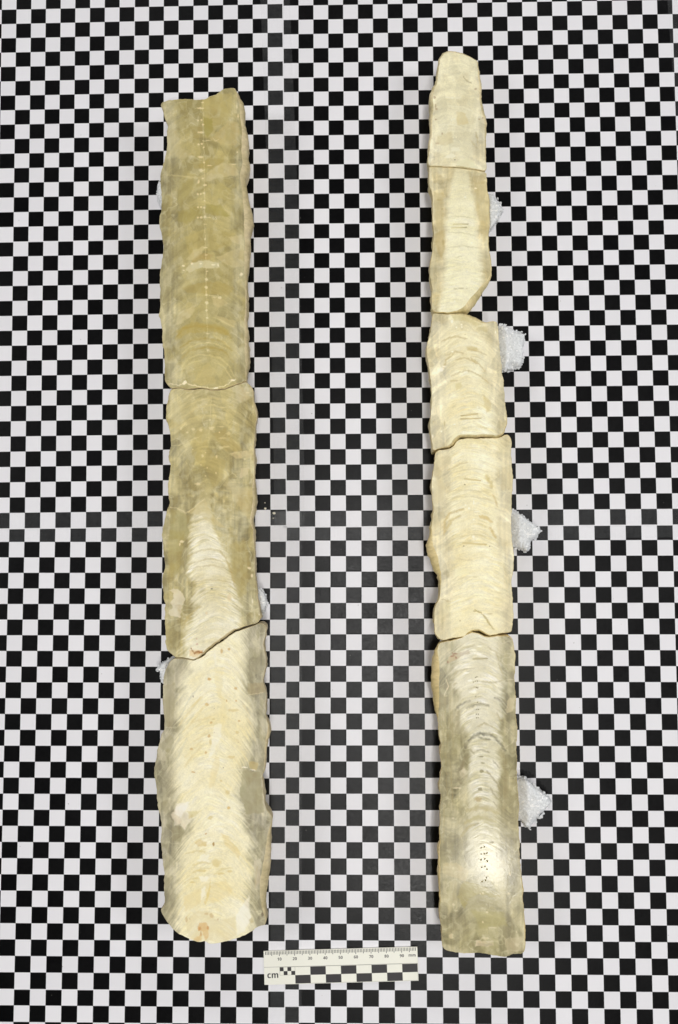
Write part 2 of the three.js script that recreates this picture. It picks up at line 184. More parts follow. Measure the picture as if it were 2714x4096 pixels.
// ------------------------------------------------------------------ the stone pieces
const PIECES = [
{"label":"long olive stalagmite piece with scratched centre line, dots and a jagged end","h":34,"base":0.85,"tip":0,"look":{"strip":0.24,"deep":[154,140,86],"fray":0.42,"comb":0.7,"m1":[158,147,105],"m2":[189,179,138],"mid":[175,160,98],"k1":[210,200,152],"k2":[184,167,102],"arch":0.5,"shine":0.6,"relief":0.16,"rough":0.5,"crust":[226,216,186]},"outline":[[-123.57,-294.89,0.5],[-123.21,-296.31,0.3],[-121.84,-297.08,0.3],[-118.71,-298.09,0.3],[-114.94,-298.63,0.3],[-107.41,-298.76,0.3],[-98.61,-298.36,0.3],[-94.22,-298.32,0.3],[-92.04,-300.57,0.8],[-89.85,-301.52,0.8],[-86.41,-302.46,0.8],[-85.48,-303.62,0.3],[-82.67,-305.34,0.3],[-79.22,-305.96,0.3],[-75.46,-306.25,0.5],[-74.82,-304.62,0.3],[-73.68,-303.32,1.0],[-72.91,-301.37,1.5],[-71.64,-299.42,2.2],[-70.06,-296.82,2.8],[-69.09,-292.93,2.8],[-69.37,-288.09,2.8],[-69.33,-282.94,2.0],[-67.73,-277.77,3.0],[-66.76,-273.26,4.0],[-67.17,-268.77,3.5],[-67.51,-263.64,3.5],[-66.67,-259.79,3.8],[-65.83,-255.3,4.5],[-66.31,-252.1,4.5],[-67.84,-247.96,4.0],[-68.12,-243.81,3.0],[-67.78,-239.97,3.0],[-66.82,-235.5,3.2],[-66.16,-230.4,3.6],[-64.89,-225.94,4.4],[-63.92,-221.49,5.0],[-63.71,-217.04,5.0],[-64.8,-213.24,4.2],[-65.7,-208.82,3.0],[-65.36,-203.73,3.0],[-65.15,-200.57,3.2],[-65.48,-194.89,3.0],[-65.45,-189.84,3.0],[-65.97,-184.17,2.5],[-66.74,-179.77,1.5],[-66.57,-173.48,1.2],[-66.53,-167.2,1.0],[-66.74,-162.19,1.0],[-66.88,-155.3,1.0],[-66.66,-149.68,1.5],[-66.07,-144.68,2.0],[-65.84,-138.44,2.2],[-65.61,-132.21,2.2],[-64.82,-124.13,2.4],[-65.53,-119.79,1.5],[-66.42,-115.45,0.8],[-66.46,-111.73,0.5],[-68.11,-111.62,0.4],[-72.7,-110.21,0.4],[-76.37,-108.67,0.4],[-79.43,-107.44,0.4],[-83.72,-106.84,0.4],[-87.39,-106.42,0.4],[-91.7,-107.17,0.4],[-96.62,-107.68,0.4],[-100.3,-107.51,0.4],[-103.97,-106.47,0.4],[-107.06,-107.53,0.4],[-111.37,-108.04,0.4],[-114.43,-107.12,0.6],[-115.99,-108.8,0.3],[-117.24,-110.35,0.3],[-118.31,-112.53,0.3],[-118.72,-115.63,0.3],[-118.59,-119.98,0.3],[-118.98,-126.2,0.3],[-119.18,-132.42,0.3],[-120.33,-135.23,0.3],[-120.51,-139.29,0.3],[-120.46,-144.91,0.3],[-121.25,-148.67,0.3],[-121.67,-152.42,0.3],[-122.93,-154.31,0.3],[-122.67,-157.44,0.3],[-122.04,-161.2,0.3],[-122.29,-166.22,0.3],[-122.18,-171.88,0.3],[-122.62,-176.92,0.3],[-122.68,-181.33,0.3],[-122.12,-186.37,0.3],[-121.09,-192.68,0.3],[-120.65,-197.1,0.3],[-120.46,-201.53,0.3],[-121.25,-204.7,0.3],[-121.48,-207.87,0.3],[-121.8,-209.16,0.3],[-122.9,-211.71,0.3],[-123.51,-215.52,0.3],[-123.19,-219.97,0.3],[-122.25,-223.78,0.3],[-122.07,-229.51,0.3],[-122.27,-234.61,0.3],[-122.83,-239.73,0.3],[-123.01,-243.56,0.3],[-123.36,-246.76,0.3],[-122.96,-249.32,0.3],[-121.58,-253.79,0.3],[-120.58,-258.27,0.3],[-119.52,-264.04,0.3],[-118.78,-269.18,0.3],[-119.43,-271.11,0.3],[-119.04,-274.97,0.3],[-119.21,-278.52,0.3],[-118.47,-279.48,0.3],[-118.82,-282.06,0.3],[-120.42,-284.66,0.3],[-121.4,-287.89,0.3],[-122.08,-291.77,0.3]],"core":[[-298.7,-95.5,18.1,19.9,0.0],[-247.2,-94.3,18.1,19.9,0.06],[-215.3,-93.4,18.1,19.9,0.12],[-188.7,-93.1,18.1,18.1,0.16],[-144.8,-91.5,19.9,18.1,0.34],[-119.9,-90.6,16.9,16.9,0.45],[-107.5,-90.5,18.1,18.1,0.4]],"marks":[["p",[183,170,115],0.6,1.0,[[-95.5,-298.0],[-86.1,-301.8],[-77.3,-303.0],[-77.8,-285.6],[-87.1,-279.2],[-90.8,-272.8],[-94.6,-272.8],[-95.3,-282.5],[-96.0,-292.2]]],["p",[158,146,82],0.75,0.5,[[-95.4,-287.0],[-89.7,-285.7],[-89.3,-278.0],[-92.7,-272.1],[-95.1,-275.4]]],["p",[192,178,128],0.65,0.4,[[-73.4,-283.0],[-79.0,-284.3],[-80.9,-281.1],[-87.1,-276.6],[-90.8,-271.5],[-83.3,-267.6],[-74.5,-267.5],[-71.5,-275.2]]],["p",[172,160,110],0.6,0.8,[[-80.9,-277.9],[-75.9,-277.8],[-74.6,-272.7],[-77.0,-268.2],[-80.8,-271.4]]],["p",[202,192,150],0.65,0.4,[[-123.1,-248.0],[-111.8,-248.3],[-99.3,-245.9],[-91.9,-249.7],[-81.9,-256.1],[-74.4,-254.7],[-72.5,-247.0],[-80.6,-246.5],[-93.0,-243.3],[-108.7,-246.7]]],["p",[168,152,94],0.65,0.6,[[-101.9,-255.6],[-89.4,-258.7],[-80.7,-258.0],[-90.0,-251.0],[-101.9,-252.4]]],["p",[160,147,80],0.6,0.6,[[-93.5,-228.0],[-83.6,-227.3],[-77.3,-219.7],[-83.5,-220.3],[-93.5,-221.7]]],["p",[160,147,86],0.55,0.9,[[-111.5,-223.1],[-95.4,-228.1],[-95.3,-220.4],[-105.2,-215.4],[-111.4,-216.7]]],["p",[160,148,96],0.5,0.9,[[-110.5,-243.5],[-99.3,-244.7],[-101.7,-239.6],[-105.4,-231.3],[-109.7,-226.9],[-112.9,-230.7]]],["p",[196,186,146],0.5,1.2,[[-118.5,-278.2],[-112.2,-278.1],[-110.8,-266.5],[-102.0,-262.6],[-107.6,-258.8],[-116.3,-260.2],[-118.9,-267.9]]],["p",[164,150,100],0.5,1,[[-103.4,-280.6],[-95.9,-280.6],[-95.8,-272.9],[-102.1,-272.9]]],["p",[198,187,128],0.35,0.6,[[-91.8,-242.1],[-83.1,-242.0],[-76.8,-236.8],[-80.5,-230.5],[-89.2,-233.1]]],["p",[192,177,114],0.35,0.7,[[-107.0,-206.5],[-92.7,-211.5],[-74.1,-208.8],[-77.7,-200.0],[-86.4,-197.5],[-96.3,-197.6],[-103.7,-195.1]]],["p",[205,195,152],0.6,0.4,[[-106.2,-191.3],[-101.3,-197.6],[-93.9,-200.1],[-96.3,-195.1],[-101.2,-190.7]]],["p",[174,152,96],0.55,0.5,[[-98.8,-193.8],[-93.2,-196.0],[-87.9,-194.4],[-90.1,-191.9],[-98.7,-190.7],[-103.7,-189.4]]],["p",[170,152,90],0.5,0.7,[[-108.4,-172.4],[-101.0,-174.9],[-92.4,-176.8],[-81.2,-176.1],[-74.4,-172.3],[-77.5,-168.5],[-92.3,-168.6],[-104.7,-169.9]]],["p",[206,196,156],0.6,0.7,[[-113.1,-148.0],[-109.5,-157.4],[-98.4,-161.7],[-100.8,-155.5],[-107.6,-149.9]]],["p",[206,196,158],0.6,0.4,[[-78.4,-206.3],[-69.1,-207.6],[-68.7,-200.0],[-75.3,-201.9]]],["p",[203,192,150],0.55,0.4,[[-87.6,-192.5],[-69.1,-200.0],[-68.3,-186.7],[-76.4,-186.1],[-82.6,-189.9]]],["p",[206,192,146],0.5,0.5,[[-89.2,-167.3],[-82.4,-166.0],[-78.0,-162.2],[-84.8,-159.8],[-87.9,-162.3]]],["p",[200,188,140],0.55,0.5,[[-87.2,-154.8],[-73.6,-151.0],[-73.6,-146.0],[-81.0,-148.5]]],["p",[176,156,84],0.55,0.9,[[-111.8,-144.9],[-100.8,-151.1],[-90.9,-149.2],[-81.0,-147.2],[-76.0,-141.0],[-88.4,-144.1],[-103.2,-143.0],[-110.5,-139.2]]],["p",[200,184,124],0.35,0.5,[[-100.3,-111.8],[-94.3,-121.8],[-90.6,-123.6],[-86.3,-118.6],[-85.6,-109.9],[-95.4,-108.7]]],["p",[204,198,164],0.9,0.15,[[-105.8,-185.0],[-102.4,-188.8],[-97.5,-190.7],[-92.5,-190.9],[-84.5,-189.3],[-83.9,-185.8],[-92.5,-185.7],[-98.7,-185.0],[-103.6,-183.1]]],["s",[232,226,196],0.9,0,[[-102.1,-188.8,0.97,0.85],[-107.7,-187.2,0.85,0.54],[-88.2,-187.9,1.33,0.48],[-107.3,-184.4,0.85,0.36],[-69.7,-181.5,1.33,1.09],[-96.2,-188.7,0.72,0.48],[-85.1,-187.7,0.6,0.85]]],["c",[214,206,166],0.6,0.32,[[-96.1,-297.7],[-95.6,-275.4],[-94.9,-253.6],[-94.2,-234.4],[-93.8,-209.0]]],["c",[214,206,166],0.7,0.32,[[-93.7,-207.7],[-93.0,-188.7],[-92.4,-167.3],[-91.9,-151.0],[-91.6,-130.4]]],["s",[218,210,174],0.9,0,[[-97.9,-292.5,2.42,0.66],[-96.4,-296.4,0.91,0.6],[-99.0,-284.2,0.72,0.72],[-96.9,-284.6,0.72,0.72],[-95.7,-281.5,0.79,0.79],[-97.1,-276.2,2.05,0.72],[-98.6,-268.1,0.72,0.72],[-96.4,-268.4,0.79,0.72],[-95.3,-266.2,0.66,0.66],[-97.0,-259.7,1.93,0.79],[-94.9,-256.0,0.6,0.6],[-96.2,-250.7,1.69,0.97],[-98.3,-243.1,0.79,1.21],[-95.6,-245.3,0.97,0.72],[-94.1,-240.8,1.33,0.72],[-98.7,-234.8,0.85,0.79],[-96.7,-235.1,0.66,0.66],[-94.7,-235.5,0.85,0.66],[-94.3,-230.5,0.66,0.66],[-98.5,-226.2,0.72,0.72],[-96.5,-226.2,0.72,0.72],[-94.4,-225.8,0.72,0.72],[-98.4,-219.3,0.72,0.72],[-96.4,-219.3,0.85,0.72],[-94.1,-219.8,0.85,0.72],[-93.8,-214.8,1.21,0.3],[-91.0,-253.9,1.81,0.36],[-75.4,-254.7,2.17,0.3],[-73.6,-293.3,0.48,1.69],[-72.8,-286.8,0.48,1.81],[-73.2,-262.7,0.36,0.6]]],["s",[220,214,178],0.85,0,[[-93.7,-204.9,0.6,0.85],[-93.4,-199.2,1.21,0.36],[-93.2,-194.4,1.09,0.3],[-92.1,-183.7,0.97,0.24],[-92.5,-178.3,1.09,1.09],[-92.5,-173.1,1.09,1.09],[-92.4,-168.1,0.91,0.85],[-92.2,-162.9,1.09,1.09],[-92.2,-158.0,0.85,0.85],[-91.8,-153.0,0.85,0.54],[-91.6,-147.3,1.09,0.3],[-91.3,-142.6,1.33,0.24],[-91.3,-137.0,1.33,0.24],[-91.0,-132.0,1.21,0.36],[-85.8,-166.7,2.42,0.36],[-83.6,-166.3,1.21,0.85]]],["c",[220,214,178],0.85,0.3,[[-93.4,-219.3],[-89.7,-219.1]]],["c",[220,214,178],0.85,0.3,[[-95.8,-270.8],[-90.5,-270.8]]],["c",[220,214,178],0.8,0.3,[[-89.3,-271.5],[-87.7,-270.2],[-85.5,-271.4]]],["c",[220,214,178],0.85,0.3,[[-90.9,-167.8],[-84.1,-168.0],[-85.2,-169.1]]],["t",[220,214,178],0.9,2.72,[[-87.5,-218.6]],"65"],["c",[168,148,82],0.5,1.5,[[-112.4,-139.3],[-107.5,-146.1],[-98.3,-147.9],[-90.9,-147.3],[-82.8,-145.7],[-76.0,-139.7]]],["c",[168,148,82],0.5,1.5,[[-108.6,-133.6],[-101.9,-138.6],[-92.0,-139.8],[-82.1,-137.9],[-75.9,-131.6]]],["c",[168,148,82],0.5,1.5,[[-107.9,-126.2],[-103.0,-131.7],[-92.0,-134.2],[-80.9,-131.7],[-74.7,-124.2]]],["c",[212,202,152],0.55,1.0,[[-107.9,-129.3],[-103.1,-134.2],[-96.9,-136.1],[-88.3,-136.7],[-79.6,-132.9]]],["c",[212,202,152],0.55,1.0,[[-107.5,-121.8],[-103.6,-126.8],[-96.8,-129.2],[-90.7,-128.6],[-82.7,-126.7],[-77.1,-121.1],[-74.1,-114.9]]],["c",[212,202,152],0.55,1.0,[[-108.4,-116.8],[-105.4,-121.8],[-100.5,-124.3],[-95.6,-124.9]]],["c",[212,202,152],0.55,1.0,[[-87.2,-153.5],[-82.3,-151.0],[-74.8,-147.2]]],["c",[212,202,152],0.55,1.0,[[-87.1,-141.0],[-82.2,-138.5],[-77.8,-134.1]]],["c",[212,202,152],0.55,1.0,[[-84.5,-123.6],[-79.5,-119.8],[-75.8,-113.6]]],["c",[236,230,196],0.85,0.55,[[-116.3,-110.0],[-108.9,-109.3],[-105.3,-111.9],[-104.0,-109.7],[-96.6,-108.2],[-87.4,-107.1],[-80.7,-108.1],[-76.4,-111.1],[-72.7,-113.1]]],["s",[245,242,220],0.95,0,[[-105.9,-110.7,1.21,1.33],[-75.2,-112.4,1.81,0.54],[-85.6,-107.3,1.57,0.48]]]],"slots":[],"holes":[]},
{"label":"stalagmite piece turning from olive to white core with a slanting break","h":34.6,"base":0.85,"tip":0,"look":{"strip":0.24,"deep":[157,141,86],"fray":0.62,"comb":1.35,"m1":[163,150,102],"m2":[193,182,137],"mid":[178,162,98],"k1":[241,236,212],"k2":[214,202,158],"arch":0.42,"shine":0.6,"relief":0.18,"rough":0.5,"crust":[224,214,184]},"outline":[[-114.58,-106.09,0.5],[-113.36,-106.89,0.3],[-109.99,-107.25,0.4],[-106.92,-106.81,0.4],[-103.84,-105.75,0.4],[-100.16,-106.3,0.4],[-96.49,-106.72,0.4],[-91.58,-106.27,0.4],[-87.28,-105.51,0.4],[-83.61,-105.81,0.4],[-79.32,-106.6,0.4],[-75.66,-107.95,0.4],[-72.61,-109.3,0.4],[-68.02,-110.77,0.5],[-66.0,-111.01,0.3],[-64.03,-108.9,0.3],[-62.18,-106.42,0.3],[-61.73,-103.33,1.0],[-61.52,-99.63,1.0],[-60.58,-96.55,1.2],[-59.34,-92.85,1.5],[-59.49,-88.54,0.3],[-60.2,-83.63,0.3],[-60.77,-77.49,0.3],[-61.04,-72.58,0.3],[-61.32,-67.68,0.3],[-60.68,-63.4,1.5],[-60.64,-57.29,0.3],[-60.72,-51.19,0.3],[-60.38,-45.1,2.0],[-59.92,-39.01,2.0],[-60.06,-32.94,2.0],[-61.06,-26.87,2.0],[-62.12,-22.93,2.0],[-61.74,-20.21,1.5],[-60.99,-16.58,0.3],[-61.0,-17.91,0.3],[-60.96,-12.47,1.0],[-60.62,-6.43,0.3],[-60.29,-1.61,0.3],[-60.37,4.42,0.3],[-60.22,9.23,0.3],[-59.89,14.03,0.3],[-58.96,18.83,0.3],[-58.32,23.63,1.0],[-57.81,28.42,0.3],[-57.37,32.6,0.3],[-56.32,36.48,0.3],[-56.31,38.57,0.3],[-57.32,40.66,0.3],[-58.51,41.8,0.3],[-61.22,42.52,0.3],[-66.02,43.72,0.4],[-70.82,45.75,0.8],[-73.21,46.71,1.1],[-76.2,48.86,1.2],[-79.19,51.24,1.2],[-82.18,53.33,1.3],[-85.17,55.12,1.3],[-88.15,57.8,1.3],[-90.54,59.89,1.2],[-92.92,61.68,1.0],[-95.31,63.64,0.7],[-97.4,64.48,0.4],[-100.11,64.48,0.4],[-102.52,63.71,0.4],[-105.54,63.13,0.4],[-108.54,63.55,0.4],[-110.36,62.54,0.3],[-113.4,60.11,0.3],[-114.92,58.33,0.3],[-115.87,54.75,0.3],[-115.64,49.39,0.3],[-116.14,43.42,0.3],[-116.56,39.24,0.3],[-116.11,36.25,0.3],[-116.88,33.26,0.3],[-115.88,30.86,0.3],[-117.32,27.27,0.3],[-117.5,22.47,0.3],[-118.17,17.66,0.3],[-118.35,12.85,0.3],[-116.96,8.64,0.3],[-116.53,3.82,0.3],[-117.7,-1.61,0.3],[-118.0,-6.44,0.3],[-118.54,-10.67,0.3],[-118.9,-14.3,0.3],[-118.15,-17.64,0.3],[-118.64,-17.82,0.3],[-118.05,-19.33,0.3],[-117.36,-22.06,0.3],[-116.33,-27.52,0.3],[-114.56,-31.77,0.3],[-114.1,-34.21,0.3],[-114.94,-37.25,0.3],[-115.42,-42.12,0.3],[-115.36,-46.39,0.3],[-114.79,-50.05,0.3],[-114.24,-54.32,0.3],[-113.99,-58.6,0.3],[-115.05,-61.05,0.3],[-115.28,-64.73,0.3],[-114.53,-67.79,0.3],[-113.71,-70.86,0.3],[-114.18,-73.93,0.3],[-114.67,-78.84,0.3],[-115.82,-83.15,0.3],[-117.1,-86.84,0.3],[-117.28,-91.16,0.3],[-117.03,-96.09,0.3],[-116.05,-101.03,0.3],[-115.79,-104.12,0.3]],"core":[[-109.6,-88.9,19.9,19.9,0.3],[-78.8,-89.2,19.9,19.9,0.16],[-54.3,-91.1,10.9,10.9,0.08],[-39.0,-92.1,4.2,4.2,0.25],[-31.1,-93.0,5.4,4.8,0.6],[-25.7,-93.5,6.6,5.7,0.85],[-17.8,-92.8,9.1,6.6,0.8],[-11.9,-91.3,9.7,7.8,0.85],[-4.0,-89.4,11.2,10.6,0.95],[7.4,-89.2,13.6,13.0,0.97],[19.4,-85.8,13.0,13.3,1.0],[34.4,-83.6,14.2,14.2,1.0],[46.4,-84.7,19.3,17.8,1.0],[65.4,-85.1,18.7,19.3,1.0]],"marks":[["p",[176,158,96],0.4,1,[[-98.1,-81.9],[-91.9,-81.2],[-90.0,-69.0],[-85.1,-63.4],[-78.9,-60.4],[-81.3,-48.2],[-87.3,-42.1],[-91.1,-54.3],[-97.2,-60.4],[-100.9,-65.3]]],["p",[202,192,156],0.65,0.8,[[-72.6,-108.9],[-62.2,-107.7],[-64.0,-99.6],[-70.1,-97.2],[-73.2,-103.4]]],["p",[206,193,150],0.65,0.3,[[-76.2,-65.3],[-67.4,-66.5],[-61.9,-67.1],[-62.5,-62.8],[-66.8,-62.8],[-72.8,-61.6]]],["p",[210,198,160],0.65,0.3,[[-69.2,-56.1],[-64.3,-56.4],[-64.9,-51.8],[-69.7,-49.4],[-69.1,-54.3]]],["p",[200,186,138],0.5,0.9,[[-80.0,-45.1],[-74.6,-48.2],[-69.1,-43.3],[-61.8,-42.7],[-63.5,-23.8],[-69.6,-29.9],[-75.1,-39.0]]],["p",[194,182,134],0.5,1.2,[[-113.6,-97.3],[-106.2,-99.8],[-104.9,-89.9],[-109.6,-77.6],[-114.0,-81.3]]],["p",[172,152,90],0.45,0.9,[[-87.6,-77.5],[-79.1,-81.2],[-72.9,-72.6],[-68.0,-67.1],[-79.0,-66.5]]],["p",[158,147,98],0.75,0.35,[[-113.3,-29.9],[-107.2,-28.7],[-100.5,-24.5],[-102.9,-20.2],[-101.6,-15.4],[-104.0,-10.2],[-114.9,-10.2],[-113.9,-23.9]]],["p",[165,152,96],0.6,1,[[-115.0,-16.1],[-104.6,-16.1],[-106.3,-1.6],[-107.4,9.2],[-112.8,14.1],[-115.3,4.4]]],["p",[170,155,98],0.6,1.2,[[-74.9,-7.6],[-66.4,-11.3],[-62.7,4.4],[-65.0,22.4],[-69.8,26.0],[-73.5,14.0]]],["p",[204,190,140],0.6,0.4,[[-102.9,-27.2],[-96.9,-32.4],[-92.1,-36.6],[-89.6,-31.1],[-85.9,-25.1],[-78.6,-17.8],[-87.1,-20.2],[-94.4,-25.7]]],["c",[216,206,166],0.75,0.5,[[-114.5,-30.9],[-110.3,-30.3],[-107.2,-29.3],[-103.6,-26.9],[-96.9,-32.4],[-92.1,-36.6]]],["c",[214,204,164],0.6,0.4,[[-113.8,-70.5],[-108.3,-70.7],[-102.2,-73.3],[-96.2,-75.7]]],["c",[214,204,164],0.6,0.4,[[-76.2,-65.1],[-67.4,-66.5]]],["c",[214,206,166],0.6,0.3,[[-88.5,-101.6],[-89.2,-86.8],[-89.6,-81.2],[-89.8,-76.3],[-90.0,-71.4]]],["s",[218,208,168],0.75,0,[[-95.0,-80.3,1.33,1.09],[-88.3,-81.5,1.81,0.97],[-99.9,-80.8,0.97,0.84],[-107.8,-81.3,0.72,1.21],[-103.8,-78.8,0.84,0.54],[-93.6,-63.8,0.84,0.97],[-84.8,-63.4,0.72,0.97],[-91.8,-65.8,0.54,0.48],[-94.8,-58.0,0.54,0.42],[-90.8,-56.1,0.48,0.6],[-91.6,-50.9,0.54,0.42],[-85.0,-52.8,0.42,0.72],[-100.1,-67.9,0.42,0.36],[-83.1,-78.8,0.54,0.54],[-65.2,-104.3,1.33,0.48],[-62.1,-95.3,0.36,0.84],[-89.2,-86.8,0.6,0.72],[-86.6,-96.9,0.72,0.3],[-91.5,-96.8,0.72,0.36],[-95.2,-96.3,0.6,0.36],[-96.5,-45.8,1.81,0.84],[-66.8,-61.6,0.72,0.6]]],["s",[214,204,160],0.6,0,[[-80.9,-75.1,2.41,0.42],[-79.0,-69.6,2.05,0.72],[-82.2,-82.5,2.05,0.48],[-80.4,-94.8,2.17,0.48],[-82.1,-69.0,1.45,0.84],[-77.3,-78.1,1.21,1.21],[-79.9,-34.8,0.97,1.09],[-79.3,-28.7,1.81,0.97],[-82.9,-23.9,1.57,0.54]]],["c",[206,192,138],0.45,1.0,[[-107.3,-87.4],[-101.2,-92.3],[-95.1,-95.4],[-87.8,-96.6],[-80.4,-94.1],[-75.5,-89.8]]],["c",[206,192,138],0.45,1.0,[[-109.7,-81.3],[-102.4,-87.4],[-92.6,-89.9],[-84.1,-88.0],[-75.4,-81.2]]],["c",[206,192,138],0.45,1.0,[[-104.9,-94.8],[-96.4,-100.4],[-87.8,-100.9],[-80.5,-99.7],[-73.7,-95.4]]],["p",[216,210,186],0.85,0.25,[[-114.5,21.3],[-111.5,20.4],[-106.6,21.9],[-104.2,26.1],[-105.3,31.5],[-107.0,38.6],[-112.5,38.0],[-114.0,34.5],[-111.9,32.1],[-113.8,29.1],[-111.1,26.1],[-111.7,23.1]]],["s",[225,220,195],0.8,0,[[-106.4,-9.2,1.57,0.84],[-107.6,-7.6,0.48,0.97],[-61.3,28.4,0.6,1.57],[-61.7,12.2,0.72,1.09],[-63.3,7.4,1.21,0.84],[-57.0,36.5,0.48,0.84]]],["c",[214,206,172],0.6,0.4,[[-116.2,39.2],[-111.8,39.7],[-107.9,39.5]]],["c",[190,172,118],0.45,0.8,[[-102.6,0.2],[-95.4,-3.4],[-88.2,-4.6],[-81.5,-3.1]]],["c",[190,172,118],0.45,0.8,[[-104.4,9.2],[-96.5,6.8],[-88.1,5.6],[-78.4,7.4]]],["c",[190,172,118],0.45,0.8,[[-98.8,16.5],[-90.4,14.9],[-81.3,15.2],[-75.3,16.4]]],["c",[190,172,118],0.45,0.8,[[-102.6,5.6],[-94.1,2.6],[-86.9,1.7],[-79.0,3.2]]],["c",[178,158,100],0.6,1.3,[[-82.1,-2.8],[-78.4,0.8],[-75.3,8.0],[-72.8,18.8]]],["c",[186,168,112],0.6,1.6,[[-104.0,41.6],[-101.0,37.4],[-96.2,32.6],[-93.8,31.4]]],["s",[224,206,158],0.8,0,[[-90.2,35.9,0.72,1.09],[-75.8,26.0,1.45,2.05],[-90.7,44.3,0.42,0.6]]],["s",[205,170,140],0.8,0,[[-96.0,55.0,0.6,0.54],[-96.3,51.7,0.48,0.42]]],["s",[110,98,76],0.9,0,[[-87.0,20.5,0.78,0.36]]],["p",[226,196,140],0.7,0.3,[[-100.5,58.3],[-92.4,58.9],[-95.9,63.3],[-100.7,62.5]]],["c",[150,100,50],0.85,1.0,[[-100.2,57.8],[-97.7,60.7],[-95.7,59.6],[-92.6,60.1]]],["c",[170,120,60],0.7,0.8,[[-96.5,61.0],[-93.5,60.4],[-92.4,58.9]]],["c",[222,206,150],0.8,0.8,[[-73.2,46.2],[-76.2,48.1],[-79.2,50.5],[-82.2,52.6],[-85.2,54.5],[-88.2,57.1],[-90.5,59.0]]]],"slots":[],"holes":[]},
